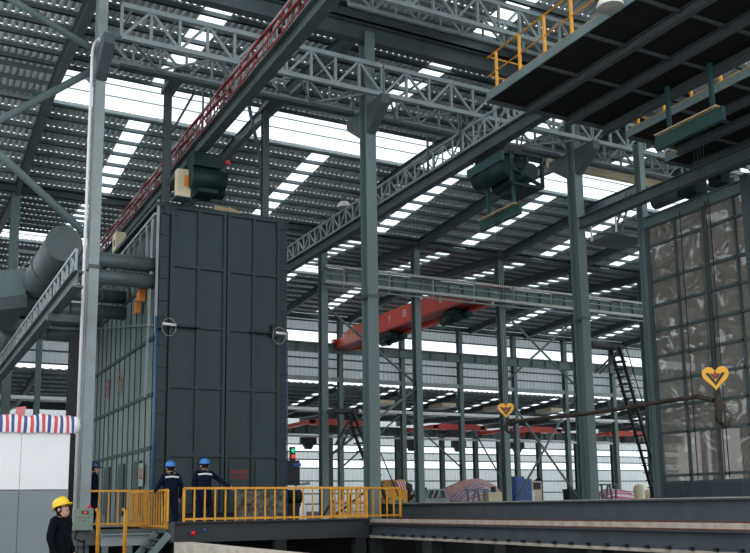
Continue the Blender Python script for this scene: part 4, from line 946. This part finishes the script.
    g.add(vs, [(k, (k + 1) % n, n + (k + 1) % n, n + k) for k in range(n)] + [(k, 2 * n + k, 2 * n + (k + 1) % n, (k + 1) % n) for k in range(n)] + [(n + k, n + (k + 1) % n, 2 * n + (k + 1) % n, 2 * n + k) for k in range(n)])
    on(g, 'helmet', helmet)
    g = G(); vs = []
    for i, (r, h) in enumerate(((.99, .03), (1.02, -.01), (1.0, -.06), (.9, -.11))):
        for k in range(n):
            a = 2 * PI * k / n; fr = max(0, math.sin(a) - .1)
            vs.append(c + rt * math.cos(a) * .098 * r * (1 - .15 * fr) + f * (math.sin(a) * .112 * r * (1 - .3 * fr) - .008) + up * (h if math.sin(a) < .35 else max(h, -.01)))
    g.add(vs, [(i * n + k, i * n + (k + 1) % n, (i + 1) * n + (k + 1) % n, (i + 1) * n + k) for i in range(3) for k in range(n)])
    on(g, 'hair', HAIR)
    for s in (-1, 1):
        on(G().ball(hd + rt * s * .1 - up * .005 - f * .005, .026, 10, sz=1.2), 'ear', SKIN)
        if face:
            on(G().ball(hd + rt * s * .038 + up * .012 + f * .1, .011, 8), 'eye', HAIR)
            on(G().bar(hd + rt * s * .02 + up * .035 + f * .106, hd + rt * s * .058 + up * .033 + f * .094, .008, .008), 'eyebrow', HAIR)
    if face:
        on(G().bar(hd - rt * .026 - up * .068 + f * .104, hd + rt * .026 - up * .068 + f * .104, .01, .012), 'mouth', mat('lip', (.36, .13, .11), .5))
    if stripe:
        from mathutils.bvhtree import BVHTree
        bv = BVHTree.FromPolygons([q.co for q in me.vertices], [tuple(p.vertices) for p in me.polygons]); cc = Vector(J['chest']); g = G(); vs = []
        for k in range(15):
            x = cc.x + (k - 7) * .0265
            for dz in (.055, .10):
                h = bv.ray_cast(Vector((x, -2, cc.z + dz - .02 * abs(k - 7) / 7)), Vector((0, 1, 0)))[0]
                vs.append((h or Vector((x, cc.y - .1, cc.z + dz))) + Vector((0, -.007, 0)))
        g.add(vs, [(2 * i, 2 * i + 2, 2 * i + 3, 2 * i + 1) for i in range(14)])
        ob = on(g, 'reflective_stripe', REFL); sm = ob.modifiers.new('t', 'SOLIDIFY'); sm.thickness = .006; sm.offset = 0
    on(G().lathe(Vector(J['neck']) + Vector((0, -.005, -.035)), [(.10, -.01), (.09, .03), (.08, .075), (.07, .07)], 18), 'collar', cloth)
    root.rotation_euler = (0, 0, rz)
    return root
base = dict(pelvis=(0, 0, .93), waist=(0, .0, 1.1), chest=(0, 0, 1.3), neck=(0, .01, 1.46), head=(0, .03, 1.58), sh_l=(-.2, 0, 1.38), sh_r=(.2, 0, 1.38),
            el_l=(-.27, -.03, 1.1), el_r=(.27, -.03, 1.1), wr_l=(-.27, .08, .86), wr_r=(.27, .08, .86), hip_l=(-.1, 0, .88), hip_r=(.1, 0, .88), kn_l=(-.11, .03, .48), kn_r=(.11, .03, .48),
            an_l=(-.11, -.02, .09), an_r=(.11, -.02, .09), to_l=(-.13, .15, .035), to_r=(.13, .15, .035))
# facing: rz = 0 looks along +Y
J = dict(base, head=(0, .02, 1.575), neck=(0, .0, 1.455))
person('man in a yellow helmet and black jacket looking up by the panel wall', (2.62, 16.5, 0.04), -2.3, J, BLKCL, BLKCL, HELY, look=.42, face=True, stripe=False)
J = dict(base, kn_l=(-.1, .1, .5), an_l=(-.1, .02, .12), to_l=(-.11, .19, .07), kn_r=(.1, -.06, .48), an_r=(.11, -.2, .14), to_r=(.12, -.05, .04), el_l=(-.3, .02, 1.14), wr_l=(-.33, .2, 1.02), el_r=(.28, -.06, 1.1), wr_r=(.27, .02, .86))
person('worker in navy suit and blue helmet standing at the gap beside the gate', (6.40, 23.5, FZ - .06), .12, J, NAVY, NAVYT, HELB)
J = dict(base, pelvis=(0, -.02, .95), waist=(.01, .02, 1.12), chest=(.01, .05, 1.31), neck=(.03, .08, 1.47), head=(.05, .11, 1.59), sh_l=(-.19, .05, 1.39), sh_r=(.21, .05, 1.39), el_l=(-.26, .04, 1.1), wr_l=(-.22, .1, .86),
         el_r=(.44, .0, 1.22), wr_r=(.62, -.28, 1.05), kn_l=(-.1, .02, .5), kn_r=(.2, .12, .52), an_r=(.17, -.16, .26), to_r=(.2, -.10, .12))
person('worker in navy suit and blue helmet resting a hand on the long railing', (7.22, 23.3, FZ - .0), .0, J, NAVY, NAVYT, HELB)
J = dict(base)
person('dark figure in a dark blue helmet half hidden behind the conduit column', (4.82, 25.4, FZ), -PI / 2, dict(base), NAVY, NAVYT, HELBD, stripe=False)

# ------------------------------------------------------------------ camera, sky, view
cam = bpy.data.cameras.new('camera'); co = bpy.data.objects.new('camera', cam); C.objects.link(co)
cam.sensor_width = 36; cam.lens = 915.04 * 36 / 750; cam.shift_y = 79.2 / 750; cam.clip_end = 500; cam.clip_start = .1
yaw, pit, rol = math.radians(27.823), math.radians(9.326), math.radians(-.791)
f = Vector((math.sin(yaw) * math.cos(pit), math.cos(yaw) * math.cos(pit), math.sin(pit))); r0 = Vector((math.cos(yaw), -math.sin(yaw), 0)); u0 = r0.cross(f)
r = r0 * math.cos(rol) + u0 * math.sin(rol); u = -r0 * math.sin(rol) + u0 * math.cos(rol)
M = Matrix((r, u, -f)).transposed().to_4x4(); M.translation = (0, 0, 1.6); co.matrix_world = M
sc = bpy.context.scene; sc.camera = co
w = bpy.data.worlds.new('overcast'); sc.world = w; w.use_nodes = True
bg = w.node_tree.nodes['Background']; bg.inputs[0].default_value = (.93, .97, 1.0, 1); bg.inputs[1].default_value = 1.0
sc.view_settings.view_transform = 'Standard'; sc.view_settings.look = 'None'; sc.view_settings.gamma = 1; sc.view_settings.use_curve_mapping = False
sc.view_settings.exposure = 0.8
sc.cycles.max_bounces = 8; sc.cycles.diffuse_bounces = 5; sc.cycles.transparent_max_bounces = 12
